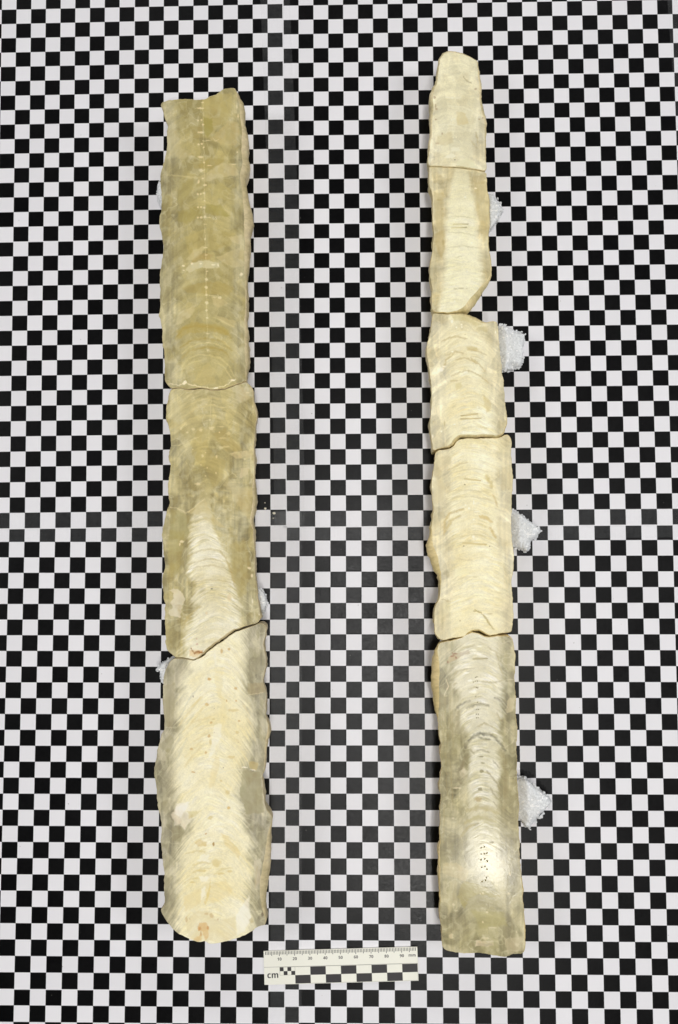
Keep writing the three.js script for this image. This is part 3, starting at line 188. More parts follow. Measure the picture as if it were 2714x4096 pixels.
{"label":"widest cream stalagmite piece with ochre spots and rounded orange-stained end","h":34,"base":0.85,"tip":0,"look":{"strip":0.24,"deep":[146,138,104],"fray":0.4,"comb":0.65,"m1":[150,142,113],"m2":[184,176,149],"mid":[194,185,148],"k1":[241,235,206],"k2":[232,219,170],"arch":0.75,"shine":0.6,"relief":0.18,"rough":0.5,"crust":[222,213,186]},"outline":[[-60.08,43.17,0.4],[-57.08,42.21,0.3],[-54.97,42.44,0.3],[-53.46,43.52,0.3],[-52.55,45.18,1.0],[-52.83,48.17,0.3],[-54.02,51.74,0.3],[-54.6,54.72,0.3],[-53.98,58.29,0.3],[-53.36,61.86,0.3],[-52.86,65.42,0.3],[-53.32,69.58,0.3],[-53.89,73.73,0.3],[-54.77,77.76,0.3],[-53.85,81.3,0.3],[-52.63,85.44,0.3],[-52.49,88.39,0.3],[-53.07,91.94,0.3],[-52.57,96.06,0.3],[-52.85,99.6,0.3],[-51.03,104.3,0.3],[-50.41,108.42,1.5],[-50.99,113.12,2.0],[-52.15,118.4,1.5],[-52.42,123.09,1.0],[-52.99,128.36,0.8],[-53.38,133.03,0.3],[-55.03,135.96,0.3],[-54.41,140.63,0.3],[-54.39,144.71,0.3],[-53.47,149.94,0.3],[-53.15,152.66,0.3],[-52.24,156.43,0.3],[-50.45,158.74,0.3],[-48.77,161.64,0.3],[-48.52,164.83,0.3],[-49.22,167.73,1.5],[-49.66,174.1,2.0],[-49.74,181.03,3.0],[-50.17,190.26,4.0],[-50.83,198.33,5.0],[-51.4,202.93,5.0],[-52.27,206.38,4.0],[-52.41,212.12,3.0],[-52.5,217.27,2.0],[-52.19,220.13,1.0],[-51.88,223.56,0.6],[-52.74,226.42,0.3],[-55.39,226.44,0.3],[-60.09,229.33,0.3],[-64.78,232.21,0.3],[-68.89,233.95,0.3],[-73.0,235.12,0.3],[-77.7,236.3,0.3],[-80.64,237.17,0.3],[-84.76,237.49,0.3],[-87.41,237.68,0.3],[-88.9,236.09,0.3],[-93.02,236.69,0.3],[-96.56,235.86,0.3],[-100.12,234.46,0.3],[-104.27,232.49,0.3],[-107.84,230.22,0.3],[-111.42,226.82,0.3],[-113.83,223.4,0.3],[-115.64,220.55,0.3],[-116.98,217.97,0.3],[-115.7,216.53,0.3],[-114.42,214.8,0.3],[-114.3,210.21,0.3],[-114.95,205.61,0.3],[-115.02,200.43,0.3],[-114.48,196.4,0.3],[-115.43,191.79,0.3],[-116.1,186.02,0.3],[-116.75,181.39,0.3],[-117.41,176.76,0.3],[-117.0,171.55,0.3],[-116.84,165.74,0.3],[-117.6,162.26,0.3],[-118.54,158.77,0.3],[-119.49,154.7,0.3],[-119.84,150.82,0.3],[-120.22,144.99,0.3],[-121.2,139.15,0.3],[-122.16,134.48,0.3],[-121.32,129.79,0.3],[-120.61,125.1,0.3],[-119.96,119.81,0.3],[-118.81,116.28,0.3],[-117.98,111.58,0.3],[-115.81,108.04,0.3],[-115.88,102.73,0.3],[-116.67,97.43,0.3],[-117.04,92.11,0.3],[-117.11,86.2,0.3],[-116.89,80.27,0.3],[-116.94,76.24,0.3],[-116.39,72.68,0.3],[-114.63,69.11,0.3],[-112.86,66.13,0.3],[-110.77,64.22,0.3],[-108.06,64.28,0.4],[-105.06,63.98,0.4],[-102.04,64.56,0.4],[-99.62,65.33,0.4],[-96.92,65.15,0.4],[-94.22,63.95,0.4],[-91.83,62.17,0.4],[-89.44,60.14,0.4],[-86.46,57.81,0.4],[-84.06,56.02,0.4],[-81.07,53.93,0.4],[-78.08,51.84,0.4],[-75.09,49.45,0.4],[-72.09,47.66,0.4],[-68.49,46.34,0.4],[-64.89,45.14,0.4],[-61.88,44.12,0.4]],"core":[[40.4,-83.0,17.5,17.5,1.0],[70.2,-84.5,16.9,18.1,1.0],[80.2,-85.6,20.5,19.3,1.0],[103.8,-85.4,23.0,24.2,1.0],[124.4,-86.7,22.4,23.0,1.0],[133.2,-88.1,21.1,20.8,1.0],[147.8,-89.2,19.9,20.5,1.0],[155.9,-86.7,20.5,20.2,1.0],[161.5,-82.5,16.0,16.6,1.0],[168.5,-81.3,17.2,17.2,1.0],[177.2,-83.0,22.1,22.4,1.0],[191.6,-83.4,23.3,24.2,1.0],[208.9,-85.0,22.7,23.3,1.0],[226.1,-84.9,23.3,24.2,1.0],[238.1,-84.8,22.4,23.6,1.0]],"marks":[["s",[205,172,112],0.8,0,[[-88.4,76.8,0.97,0.85],[-80.7,59.5,0.72,1.45],[-75.9,58.3,0.85,0.72],[-88.1,76.9,0.97,0.85],[-71.8,82.5,1.21,0.85],[-89.7,92.6,1.21,0.85],[-77.2,90.2,0.42,0.91],[-71.3,90.3,0.66,0.66],[-86.9,103.8,0.91,0.79],[-88.0,111.8,0.91,1.21],[-90.0,122.1,0.72,0.97],[-99.0,120.0,1.09,0.79],[-75.4,155.9,0.91,0.91],[-97.7,134.1,1.09,0.54],[-69.3,102.6,0.85,0.6],[-89.5,171.7,0.72,0.54]]],["s",[214,194,134],0.7,0,[[-76.1,146.3,1.45,1.45],[-70.4,109.7,1.21,0.85],[-74.2,124.9,2.66,0.85],[-72.9,96.1,3.62,0.97],[-80.3,139.3,0.85,0.72],[-85.4,101.5,1.21,0.54],[-87.1,115.6,0.85,1.81]]],["s",[150,132,104],0.7,0,[[-98.2,87.6,0.42,0.72],[-84.9,95.0,0.3,0.3],[-78.9,100.3,0.3,0.3],[-84.8,109.7,0.24,0.48],[-69.8,115.8,0.3,0.42],[-78.9,131.3,0.24,0.36]]],["p",[229,214,158],0.4,0.7,[[-85.1,69.5],[-79.1,69.5],[-80.2,86.1],[-77.8,90.8],[-78.2,105.0],[-81.8,105.0],[-80.7,92.0],[-83.8,83.2]]],["p",[228,211,154],0.45,0.6,[[-84.0,123.8],[-81.6,125.0],[-82.2,133.1],[-83.9,141.9],[-87.4,144.8],[-86.9,133.2]]],["p",[241,237,214],0.65,0.5,[[-84.8,105.0],[-80.0,105.0],[-80.6,112.0],[-85.8,124.4],[-88.2,126.1],[-85.9,112.1]]],["c",[238,232,205],0.7,1.2,[[-84.6,60.1],[-84.3,67.3]]],["c",[220,203,146],0.5,1.4,[[-102.5,125.0],[-97.8,119.7],[-92.5,115.0]]],["c",[220,203,146],0.5,1.4,[[-97.3,115.0],[-92.5,112.1],[-88.4,109.7]]],["c",[220,203,146],0.5,1.4,[[-105.1,109.8],[-98.0,103.3],[-87.3,100.3]]],["c",[220,203,146],0.5,1.4,[[-99.2,103.9],[-94.5,98.0],[-89.7,92.0]]],["c",[220,203,146],0.5,1.4,[[-106.4,105.1],[-100.5,96.8],[-93.4,87.9]]],["c",[220,203,146],0.5,1.4,[[-103.1,130.9],[-99.0,125.0],[-93.0,119.1]]],["c",[220,203,146],0.5,1.4,[[-98.1,93.8],[-92.8,87.9]]],["c",[222,206,156],0.5,1.1,[[-69.2,117.9],[-66.1,122.6],[-64.3,127.2]]],["c",[222,206,156],0.5,1.1,[[-72.2,113.2],[-68.0,116.7]]],["c",[222,206,156],0.5,1.1,[[-75.1,124.3],[-70.3,127.3],[-67.3,131.9]]],["c",[222,206,156],0.5,1.1,[[-64.5,99.0],[-60.9,107.3],[-59.0,114.3]]],["c",[222,206,156],0.5,1.1,[[-67.0,92.0],[-62.7,99.6]]],["c",[206,200,170],0.5,1.0,[[-108.5,127.4],[-105.6,120.3],[-101.5,113.3]]],["c",[206,200,170],0.5,1.0,[[-108.0,115.7],[-104.5,107.4],[-98.0,99.1]]],["c",[206,200,170],0.5,1.0,[[-105.8,99.2],[-101.7,90.9],[-94.6,81.4]]],["c",[206,200,170],0.5,1.0,[[-62.8,88.4],[-59.1,96.7],[-57.9,104.9]]],["c",[206,200,170],0.5,1.0,[[-62.1,104.9],[-57.8,115.5],[-56.6,123.7]]],["p",[166,150,110],0.6,0.3,[[-64.1,79.6],[-53.9,78.9],[-53.2,85.4],[-63.4,86.4]]],["p",[190,170,110],0.6,0.3,[[-62.5,127.2],[-57.2,127.8],[-57.7,132.5],[-63.1,131.9]]],["p",[160,150,112],0.75,0.6,[[-66.7,133.1],[-55.9,133.6],[-54.1,150.5],[-53.4,159.2],[-64.1,159.3],[-68.6,147.7]]],["p",[162,151,116],0.6,0.8,[[-116.3,81.5],[-110.3,79.1],[-109.5,95.6],[-111.1,107.4],[-115.4,106.3]]],["p",[160,150,112],0.55,0.6,[[-118.8,116.9],[-111.7,111.0],[-109.8,115.7],[-112.7,122.7],[-116.4,120.4]]],["p",[196,188,158],0.6,0.3,[[-120.0,119.8],[-115.8,121.6],[-113.9,127.4],[-119.3,126.3]]],["c",[226,220,190],0.6,0.4,[[-83.3,136.7],[-80.4,134.3],[-72.6,132.5],[-67.9,132.2]]],["c",[216,208,176],0.6,0.4,[[-115.6,106.7],[-109.9,107.0]]],["c",[216,208,176],0.6,0.4,[[-64.0,86.5],[-54.4,85.1]]],["c",[248,246,232],0.9,0.5,[[-67.0,131.4],[-64.0,131.3]]],["c",[248,246,232],0.8,0.5,[[-61.8,132.5],[-59.2,132.8]]],["p",[242,238,222],0.75,0.6,[[-109.9,159.5],[-108.2,153.7],[-104.0,152.5],[-99.3,152.5],[-102.2,157.7],[-105.1,162.4]]],["p",[238,232,208],0.65,0.6,[[-111.1,160.5],[-107.0,154.6],[-99.8,153.4],[-98.5,162.7],[-102.0,169.7],[-105.6,166.3],[-108.6,166.3]]],["p",[150,140,104],0.6,0.7,[[-111.6,168.6],[-105.6,167.4],[-102.6,170.9],[-105.5,176.7],[-110.3,175.6]]],["p",[214,198,138],0.7,0.5,[[-101.0,158.1],[-92.7,157.5],[-97.4,161.6],[-99.7,162.8]]],["p",[214,188,122],0.65,0.5,[[-96.6,176.7],[-92.5,174.9],[-88.9,176.6],[-89.5,178.9],[-94.8,179.0]]],["p",[220,198,134],0.5,0.6,[[-80.0,171.4],[-75.9,172.5],[-71.1,178.3],[-68.1,183.4],[-68.7,185.8],[-73.4,182.3],[-77.0,178.3]]],["p",[228,209,148],0.45,0.8,[[-88.6,202.0],[-76.8,200.2],[-73.2,204.8],[-74.4,208.8],[-83.8,213.5],[-88.5,211.8]]],["p",[228,210,152],0.6,1,[[-102.8,209.0],[-92.2,204.9],[-92.1,213.5],[-102.1,219.3]]],["p",[220,196,120],0.6,0.4,[[-89.7,213.5],[-87.4,203.1],[-86.3,198.5],[-86.8,206.6],[-88.5,214.6]]],["p",[243,239,218],0.8,0.4,[[-93.4,197.4],[-87.5,197.4],[-88.7,200.9],[-92.8,200.9]]],["p",[240,234,208],0.8,0.3,[[-91.6,204.3],[-89.2,203.2],[-89.2,208.9],[-91.8,211.8]]],["p",[240,236,215],0.7,0.5,[[-92.4,184.7],[-87.0,183.5],[-87.0,188.2],[-94.7,188.2]]],["s",[165,128,68],0.85,0,[[-84.6,178.0,0.72,1.09]]],["s",[216,196,132],0.7,0,[[-86.7,161.8,1.57,1.09],[-75.4,156.0,0.97,0.85],[-82.8,189.3,2.78,2.42],[-80.4,195.6,2.05,0.72],[-74.5,194.1,1.69,0.85],[-91.7,194.0,3.62,0.85],[-97.5,200.9,2.05,0.54]]],["c",[214,196,134],0.55,1.0,[[-97.1,190.5],[-91.7,188.8],[-85.8,189.3]]],["c",[214,196,134],0.55,1.0,[[-101.9,183.6],[-94.8,181.9],[-90.0,182.4]]],["c",[214,196,134],0.55,1.0,[[-97.0,195.1],[-92.3,192.8],[-86.4,192.2]]],["c",[214,196,134],0.55,1.0,[[-84.0,196.2],[-79.3,192.7],[-73.3,192.1]]],["c",[214,196,134],0.55,1.0,[[-103.4,202.1],[-98.2,198.6],[-93.4,198.6]]],["p",[223,208,160],0.6,0.7,[[-101.4,223.3],[-94.4,218.1],[-87.3,218.6],[-81.3,223.8],[-70.7,221.4],[-70.1,231.7],[-76.5,236.3],[-94.2,236.4],[-100.1,233.6]]],["s",[232,224,190],0.7,0,[[-96.8,218.1,1.81,0.97],[-90.9,217.5,1.57,0.85],[-93.2,220.4,1.81,0.85],[-97.9,220.4,0.97,0.85]]],["s",[205,180,130],0.7,0,[[-100.8,223.3,0.72,1.57],[-98.8,223.0,0.6,0.54],[-85.5,220.9,1.33,1.45],[-81.4,223.2,0.6,0.72],[-88.5,219.8,1.21,0.72]]],["p",[212,170,106],0.6,0.35,[[-94.3,227.8],[-93.1,225.6],[-88.4,225.5],[-87.2,228.4],[-87.0,234.1],[-88.9,235.8],[-91.0,230.7],[-93.4,230.1]]],["s",[188,134,78],0.6,0,[[-92.8,228.7,1.09,1.09],[-87.7,228.1,0.6,1.09],[-91.9,231.8,0.48,1.57]]],["p",[214,180,116],0.55,0.35,[[-97.7,235.3],[-91.9,231.8],[-90.7,236.3],[-94.2,236.4]]],["p",[241,237,216],0.7,0.6,[[-70.2,220.2],[-62.0,208.7],[-61.3,223.1],[-64.8,230.5],[-69.5,232.8]]],["s",[112,96,70],0.8,0,[[-54.0,220.1,0.72,1.33],[-53.1,211.5,0.54,3.62]]],["s",[196,180,130],0.7,0,[[-60.7,223.6,1.21,1.57]]],["p",[206,198,170],0.7,0.3,[[-59.2,188.0],[-55.6,186.8],[-55.0,197.2],[-57.3,206.4],[-58.5,203.0]]],["c",[190,176,136],0.6,1.2,[[-57.4,191.5],[-58.2,197.2],[-58.8,204.1]]]],"slots":[],"holes":[]},  // short near-white strokes on the right margin are glints painted into the colour
{"label":"small pale rounded tip piece at the end of the slender stalagmite","h":27.6,"base":0.55,"tip":0,"look":{"strip":0.15,"deep":[208,196,156],"fray":0.4,"comb":0.5,"m1":[219,210,177],"m2":[233,226,196],"mid":[232,225,189],"k1":[240,236,205],"k2":[225,215,173],"arch":0.3,"shine":0.6,"relief":0.14,"rough":0.5,"crust":[248,240,212]},"outline":[[59.25,-328.91,1.0],[59.89,-330.21,1.0],[61.62,-333.15,1.5],[63.84,-334.32,1.8],[67.01,-334.81,2.0],[71.43,-334.37,2.0],[74.9,-333.02,1.6],[78.99,-331.01,1.4],[82.12,-329.01,1.0],[84.63,-327.35,1.0],[84.89,-322.1,1.0],[86.01,-320.46,1.4],[86.1,-316.53,1.8],[86.99,-311.94,1.8],[86.93,-306.06,1.6],[86.76,-301.5,1.6],[88.09,-296.27,2.0],[88.98,-291.71,2.0],[89.88,-287.8,2.0],[90.36,-285.84,2.0],[89.64,-283.25,1.6],[89.78,-278.71,1.4],[89.41,-273.52,1.0],[89.35,-268.34,1.0],[89.28,-261.88,0.8],[89.54,-256.71,0.3],[89.5,-253.48,0.3],[88.55,-252.46,0.3],[85.75,-253.38,0.4],[80.12,-254.07,0.4],[74.49,-254.76,0.4],[69.48,-255.25,0.4],[64.47,-255.48,0.4],[58.2,-255.98,0.4],[55.07,-256.19,0.4],[52.25,-256.02,0.3],[51.2,-258.94,0.3],[51.15,-261.52,0.8],[52.0,-266.69,0.8],[52.03,-271.23,1.0],[52.7,-276.41,1.4],[53.16,-280.31,1.4],[53.07,-285.51,1.6],[52.91,-289.41,1.8],[53.58,-294.62,2.0],[52.86,-299.84,2.2],[53.21,-305.06,2.2],[54.5,-308.97,2.0],[56.22,-311.57,1.6],[57.38,-314.83,1.2],[57.73,-319.41,1.0],[58.71,-324.65,1.0]],"core":[[-335.0,70.2,12.2,15.3,0.3],[-308.8,69.9,13.5,14.1,0.4],[-282.8,69.7,14.7,14.1,0.35],[-266.6,69.0,9.8,11.0,0.5],[-255.6,69.5,12.2,12.2,0.45]],"marks":[["c",[166,150,104],0.7,0.7,[[75.1,-316.3],[77.6,-313.5],[80.1,-312.0]]],["c",[238,233,204],0.6,0.8,[[64.8,-296.5],[69.8,-295.8],[75.5,-295.4],[80.5,-293.1]]],["c",[238,233,204],0.6,0.8,[[63.6,-302.4],[67.4,-301.7],[73.7,-302.3]]],["c",[238,233,204],0.6,0.8,[[60.2,-268.6],[64.6,-272.4],[69.0,-272.4]]],["c",[238,233,204],0.6,0.8,[[58.4,-283.5],[66.0,-284.1],[73.5,-282.1]]],["p",[214,197,142],0.6,0.6,[[70.4,-292.5],[76.7,-291.8],[77.9,-284.0],[71.0,-283.4]]],["p",[240,236,208],0.8,0.4,[[62.0,-261.1],[66.4,-264.6],[69.2,-262.7],[67.0,-260.4]]],["p",[240,236,208],0.6,0.4,[[66.5,-267.9],[72.1,-268.5],[72.7,-265.9],[67.1,-265.3]]],["p",[228,222,182],0.85,0.2,[[70.4,-256.2],[70.8,-258.8],[76.4,-260.4],[80.2,-259.0],[85.7,-253.4],[77.0,-254.7]]],["c",[184,166,112],0.7,0.5,[[70.4,-255.7],[77.0,-254.2],[85.7,-253.0]]],["s",[72,60,44],0.9,0,[[69.0,-259.8,0.43,0.31]]],["s",[240,236,206],0.8,0,[[66.3,-322.3,0.43,0.43],[67.7,-302.0,0.55,0.61],[67.2,-287.0,0.73,0.86],[68.8,-287.5,0.61,0.61],[68.1,-275.0,0.86,0.55],[70.0,-275.1,0.49,0.55],[68.7,-314.1,0.49,0.37]]],["s",[172,146,108],0.6,0,[[56.0,-302.4,0.86,0.98],[57.1,-294.5,0.86,0.73],[56.6,-296.5,0.49,1.35],[56.7,-287.4,0.73,0.61],[83.2,-307.9,0.86,0.73],[85.2,-287.2,0.67,0.61],[87.7,-288.1,0.61,0.73],[60.9,-277.6,0.61,0.86],[57.7,-271.2,1.22,0.37]]],["c",[186,170,122],0.6,1.0,[[82.9,-278.8],[84.4,-271.0]]],["c",[186,170,122],0.5,1.0,[[79.7,-273.0],[83.4,-267.7]]],["p",[206,190,140],0.5,0.9,[[57.7,-276.4],[67.2,-278.9],[68.4,-272.4],[62.1,-269.2],[56.4,-270.5]]]],"slots":[],"holes":[]},
{"label":"pale piece with white core and obliquely broken lower corner, next to the tip","h":27,"base":0.55,"tip":0,"look":{"strip":0.15,"deep":[192,175,126],"fray":0.36,"comb":0.65,"m1":[206,193,150],"m2":[225,214,175],"mid":[218,207,165],"k1":[244,239,207],"k2":[235,228,187],"arch":0.12,"shine":0.6,"relief":0.11,"rough":0.5,"crust":[248,238,200]},"outline":[[52.43,-255.62,0.5],[55.13,-255.73,0.4],[58.27,-255.58,0.4],[64.54,-255.01,0.4],[69.56,-254.78,0.4],[74.57,-254.29,0.4],[80.21,-253.6,0.4],[85.84,-252.79,0.4],[88.34,-252.06,0.5],[89.59,-251.21,0.3],[89.72,-246.05,0.3],[89.84,-245.97,0.3],[89.79,-241.46,0.8],[90.99,-236.95,0.8],[91.55,-230.51,0.8],[91.46,-222.81,0.8],[91.39,-216.41,0.8],[90.92,-213.21,0.8],[90.49,-208.74,0.8],[90.61,-202.35,0.8],[91.35,-196.6,0.8],[91.92,-192.14,0.8],[92.31,-187.68,1.0],[92.26,-183.23,1.2],[91.28,-179.43,1.6],[88.76,-176.27,2.2],[86.87,-173.11,3.0],[85.28,-169.63,4.0],[82.45,-166.16,4.4],[79.31,-162.69,4.2],[76.49,-159.99,3.5],[74.32,-159.87,2.4],[71.21,-158.94,1.2],[66.86,-158.13,0.8],[63.76,-157.83,0.6],[59.41,-158.29,0.5],[55.69,-158.5,0.5],[53.83,-159.65,0.3],[53.37,-163.77,0.3],[53.27,-167.57,0.3],[53.8,-172.64,0.3],[53.33,-177.09,0.3],[52.43,-182.17,0.3],[52.34,-187.27,0.3],[52.94,-193.0,0.3],[54.11,-198.73,0.3],[54.33,-203.84,0.3],[55.31,-210.23,0.3],[54.54,-216.64,0.3],[54.27,-221.77,0.3],[54.5,-228.84,0.3],[54.68,-235.27,0.3],[54.07,-238.49,0.3],[52.53,-242.37,0.3],[52.12,-246.89,0.3],[52.06,-246.97,0.3],[52.34,-251.48,0.3]],"core":[[-255.2,73.3,4.3,4.3,0.3],[-243.5,72.6,6.1,6.7,0.75],[-230.6,73.4,9.2,8.6,0.95],[-211.4,73.2,10.4,10.1,1.0],[-192.2,74.0,11.3,11.6,1.0],[-176.4,72.6,12.3,13.5,1.0],[-158.6,66.9,8.6,10.4,0.95]],"marks":[["p",[192,174,120],0.45,1.2,[[82.0,-244.7],[89.5,-246.0],[91.2,-230.5],[91.0,-211.3],[87.8,-204.9],[84.8,-213.9],[83.1,-228.6]]],["p",[190,172,120],0.55,1,[[55.0,-238.5],[61.3,-238.4],[61.8,-224.3],[60.4,-211.5],[56.7,-214.1]]],["p",[184,164,112],0.55,1,[[56.1,-210.2],[61.7,-214.0],[62.2,-201.2],[59.7,-194.9],[56.0,-200.0]]],["c",[206,196,150],0.6,0.7,[[63.0,-221.7],[73.0,-222.0],[82.4,-220.6]]],["c",[206,196,150],0.6,0.7,[[63.5,-201.2],[74.1,-202.4],[84.1,-200.8]]],["c",[206,196,150],0.6,0.7,[[68.4,-194.2],[72.8,-195.4]]],["c",[206,196,150],0.6,0.7,[[64.2,-211.5],[74.2,-210.8],[82.9,-208.8]]],["s",[244,241,218],0.85,0,[[75.6,-235.1,0.74,0.49],[73.3,-188.4,0.49,0.37],[68.2,-165.6,0.55,0.43],[79.7,-204.3,0.49,0.37],[82.6,-240.9,0.98,0.55],[76.4,-185.2,0.43,0.31],[68.9,-180.2,0.55,0.31]]],["s",[192,178,132],0.7,0,[[72.6,-174.1,2.21,0.43],[68.9,-173.8,1.23,0.37],[76.0,-173.8,0.74,0.31]]],["s",[178,160,112],0.6,0,[[60.3,-227.2,0.86,0.74],[58.1,-233.3,1.23,0.74],[61.0,-205.1,0.74,1.59]]],["c",[240,236,196],0.6,0.9,[[63.8,-158.7],[71.2,-160.5],[78.7,-166.2],[85.0,-172.5]]]],"slots":[[67.67,-216.75,77.35,-216.94,0.85],[66.71,-214.26,76.39,-214.84,0.85]],"holes":[]},
{"label":"short cream piece with two thin cut slots beside a large square foam wedge","h":28,"base":0.55,"tip":0,"look":{"strip":0.15,"deep":[206,191,144],"fray":0.45,"comb":0.85,"m1":[217,206,168],"m2":[233,224,190],"mid":[231,222,184],"k1":[247,243,212],"k2":[230,216,167],"arch":0.42,"shine":0.6,"relief":0.16,"rough":0.5,"crust":[248,238,202]},"outline":[[53.71,-156.91,0.5],[55.08,-157.54,0.5],[59.28,-156.89,0.5],[63.62,-156.74,0.6],[67.96,-157.23,1.0],[71.68,-157.59,1.8],[76.62,-156.81,2.6],[81.55,-155.15,3.0],[84.62,-152.8,2.4],[88.31,-150.96,1.0],[91.41,-151.83,0.6],[93.88,-151.94,0.3],[95.23,-150.55,0.3],[95.99,-146.77,0.3],[96.22,-140.49,0.3],[96.74,-132.33,0.3],[97.84,-121.68,0.3],[98.09,-116.68,0.3],[98.96,-112.31,0.3],[99.19,-106.08,0.3],[99.41,-99.23,0.3],[100.27,-94.26,0.3],[101.0,-88.67,0.8],[100.76,-84.33,1.0],[99.18,-80.0,1.2],[97.31,-77.65,1.0],[93.93,-76.17,1.4],[90.56,-76.61,1.6],[86.28,-76.87,1.6],[81.37,-76.57,1.6],[76.46,-76.58,1.6],[71.56,-76.9,1.6],[70.02,-76.29,2.0],[67.85,-73.51,2.4],[65.38,-71.04,1.6],[62.91,-69.8,0.8],[59.85,-70.0,0.6],[56.16,-68.89,0.3],[54.62,-67.97,0.3],[53.09,-68.83,0.3],[53.42,-70.81,0.3],[52.22,-75.77,0.3],[51.82,-79.49,0.3],[51.68,-85.69,0.3],[52.33,-91.9,0.3],[52.56,-98.12,0.3],[53.03,-104.35,0.3],[52.65,-110.59,0.3],[51.88,-115.59,0.3],[51.3,-121.85,0.3],[50.42,-128.12,0.3],[49.71,-132.51,0.3],[50.17,-137.53,0.3],[51.75,-142.56,0.3],[52.53,-146.96,0.3],[53.36,-151.37,0.3]],"core":[[-157.6,73.5,11.0,11.0,0.3],[-143.7,74.6,14.7,14.7,0.5],[-131.2,75.1,14.7,15.3,0.6],[-118.6,75.0,11.0,11.6,0.8],[-103.0,75.5,14.1,14.1,0.97],[-87.5,76.6,15.9,15.9,1.0],[-76.3,78.3,14.7,14.7,1.0]],"marks":[["c",[194,174,118],0.6,1.1,[[65.8,-116.2],[70.7,-118.5],[75.0,-119.5],[78.7,-118.9],[84.2,-116.1],[89.7,-111.7]]],["c",[194,174,118],0.6,1.1,[[65.1,-113.2],[69.4,-113.3]]],["c",[194,174,118],0.6,1.1,[[62.2,-130.0],[68.4,-132.4],[73.3,-131.2]]],["c",[194,174,118],0.6,1.1,[[59.1,-138.8],[64.7,-141.2],[69.7,-141.9],[75.8,-140.6]]],["c",[194,174,118],0.6,1.1,[[68.3,-126.8],[73.3,-128.2],[77.0,-127.3],[81.9,-124.2]]],["c",[194,174,118],0.6,1.1,[[78.2,-128.0],[83.1,-124.2],[87.3,-119.2]]],["c",[194,174,118],0.6,1.1,[[76.4,-133.7],[83.2,-132.4],[88.1,-129.9]]],["c",[194,174,118],0.6,1.1,[[60.2,-120.6],[62.1,-126.8],[66.5,-129.9]]],["p",[214,198,138],0.55,0.6,[[68.2,-111.2],[71.9,-112.4],[72.5,-109.3],[68.8,-106.8]]],["p",[204,184,124],0.6,0.9,[[85.9,-103.0],[90.8,-100.5],[90.1,-93.0],[88.3,-91.8],[87.1,-98.0]]],["p",[198,178,120],0.5,0.6,[[75.8,-135.5],[82.0,-135.5],[83.2,-132.4],[76.4,-133.0]]],["p",[202,186,126],0.55,0.8,[[65.5,-157.0],[76.0,-156.3],[85.8,-150.0],[82.1,-149.3],[73.5,-152.5],[67.9,-152.6]]],["p",[198,182,126],0.5,0.8,[[82.1,-148.1],[89.5,-148.7],[88.2,-144.3],[81.5,-146.2]]],["s",[246,243,220],0.9,0,[[69.1,-148.1,0.61,0.61],[72.5,-149.9,0.73,0.61],[72.7,-148.1,0.61,0.61],[66.1,-151.9,0.73,1.1],[59.0,-120.6,1.59,1.35],[60.9,-122.4,1.1,0.73],[67.3,-84.7,0.73,0.37],[58.7,-80.1,0.61,0.73],[53.1,-76.7,0.61,1.47],[66.5,-132.1,0.73,0.49],[74.4,-118.6,0.86,0.61],[75.6,-118.9,0.61,0.61],[82.2,-95.7,0.49,0.43],[94.4,-144.9,0.49,1.22]]],["s",[190,172,120],0.6,0,[[75.6,-110.5,0.31,0.31],[60.9,-85.0,0.49,2.45],[74.6,-143.4,0.61,0.43],[53.8,-86.3,0.37,0.31]]],["c",[240,234,204],0.5,0.8,[[64.8,-145.6],[70.9,-145.0],[78.4,-145.0],[87.0,-141.8]]],["c",[240,234,204],0.5,0.8,[[63.4,-135.6],[70.9,-135.6],[78.3,-136.8],[86.9,-134.2]]],["c",[240,234,204],0.5,0.8,[[67.0,-121.8],[73.2,-124.3],[80.6,-123.0]]],["c",[236,230,186],0.7,1.0,[[62.9,-71.4],[66.0,-75.1],[69.1,-77.7],[76.5,-78.2],[87.5,-77.9],[93.6,-78.2]]]],"slots":[[71.56,-90.17,82.26,-91.57,0.91],[71.17,-88.12,84.26,-88.71,0.7]],"holes":[]},
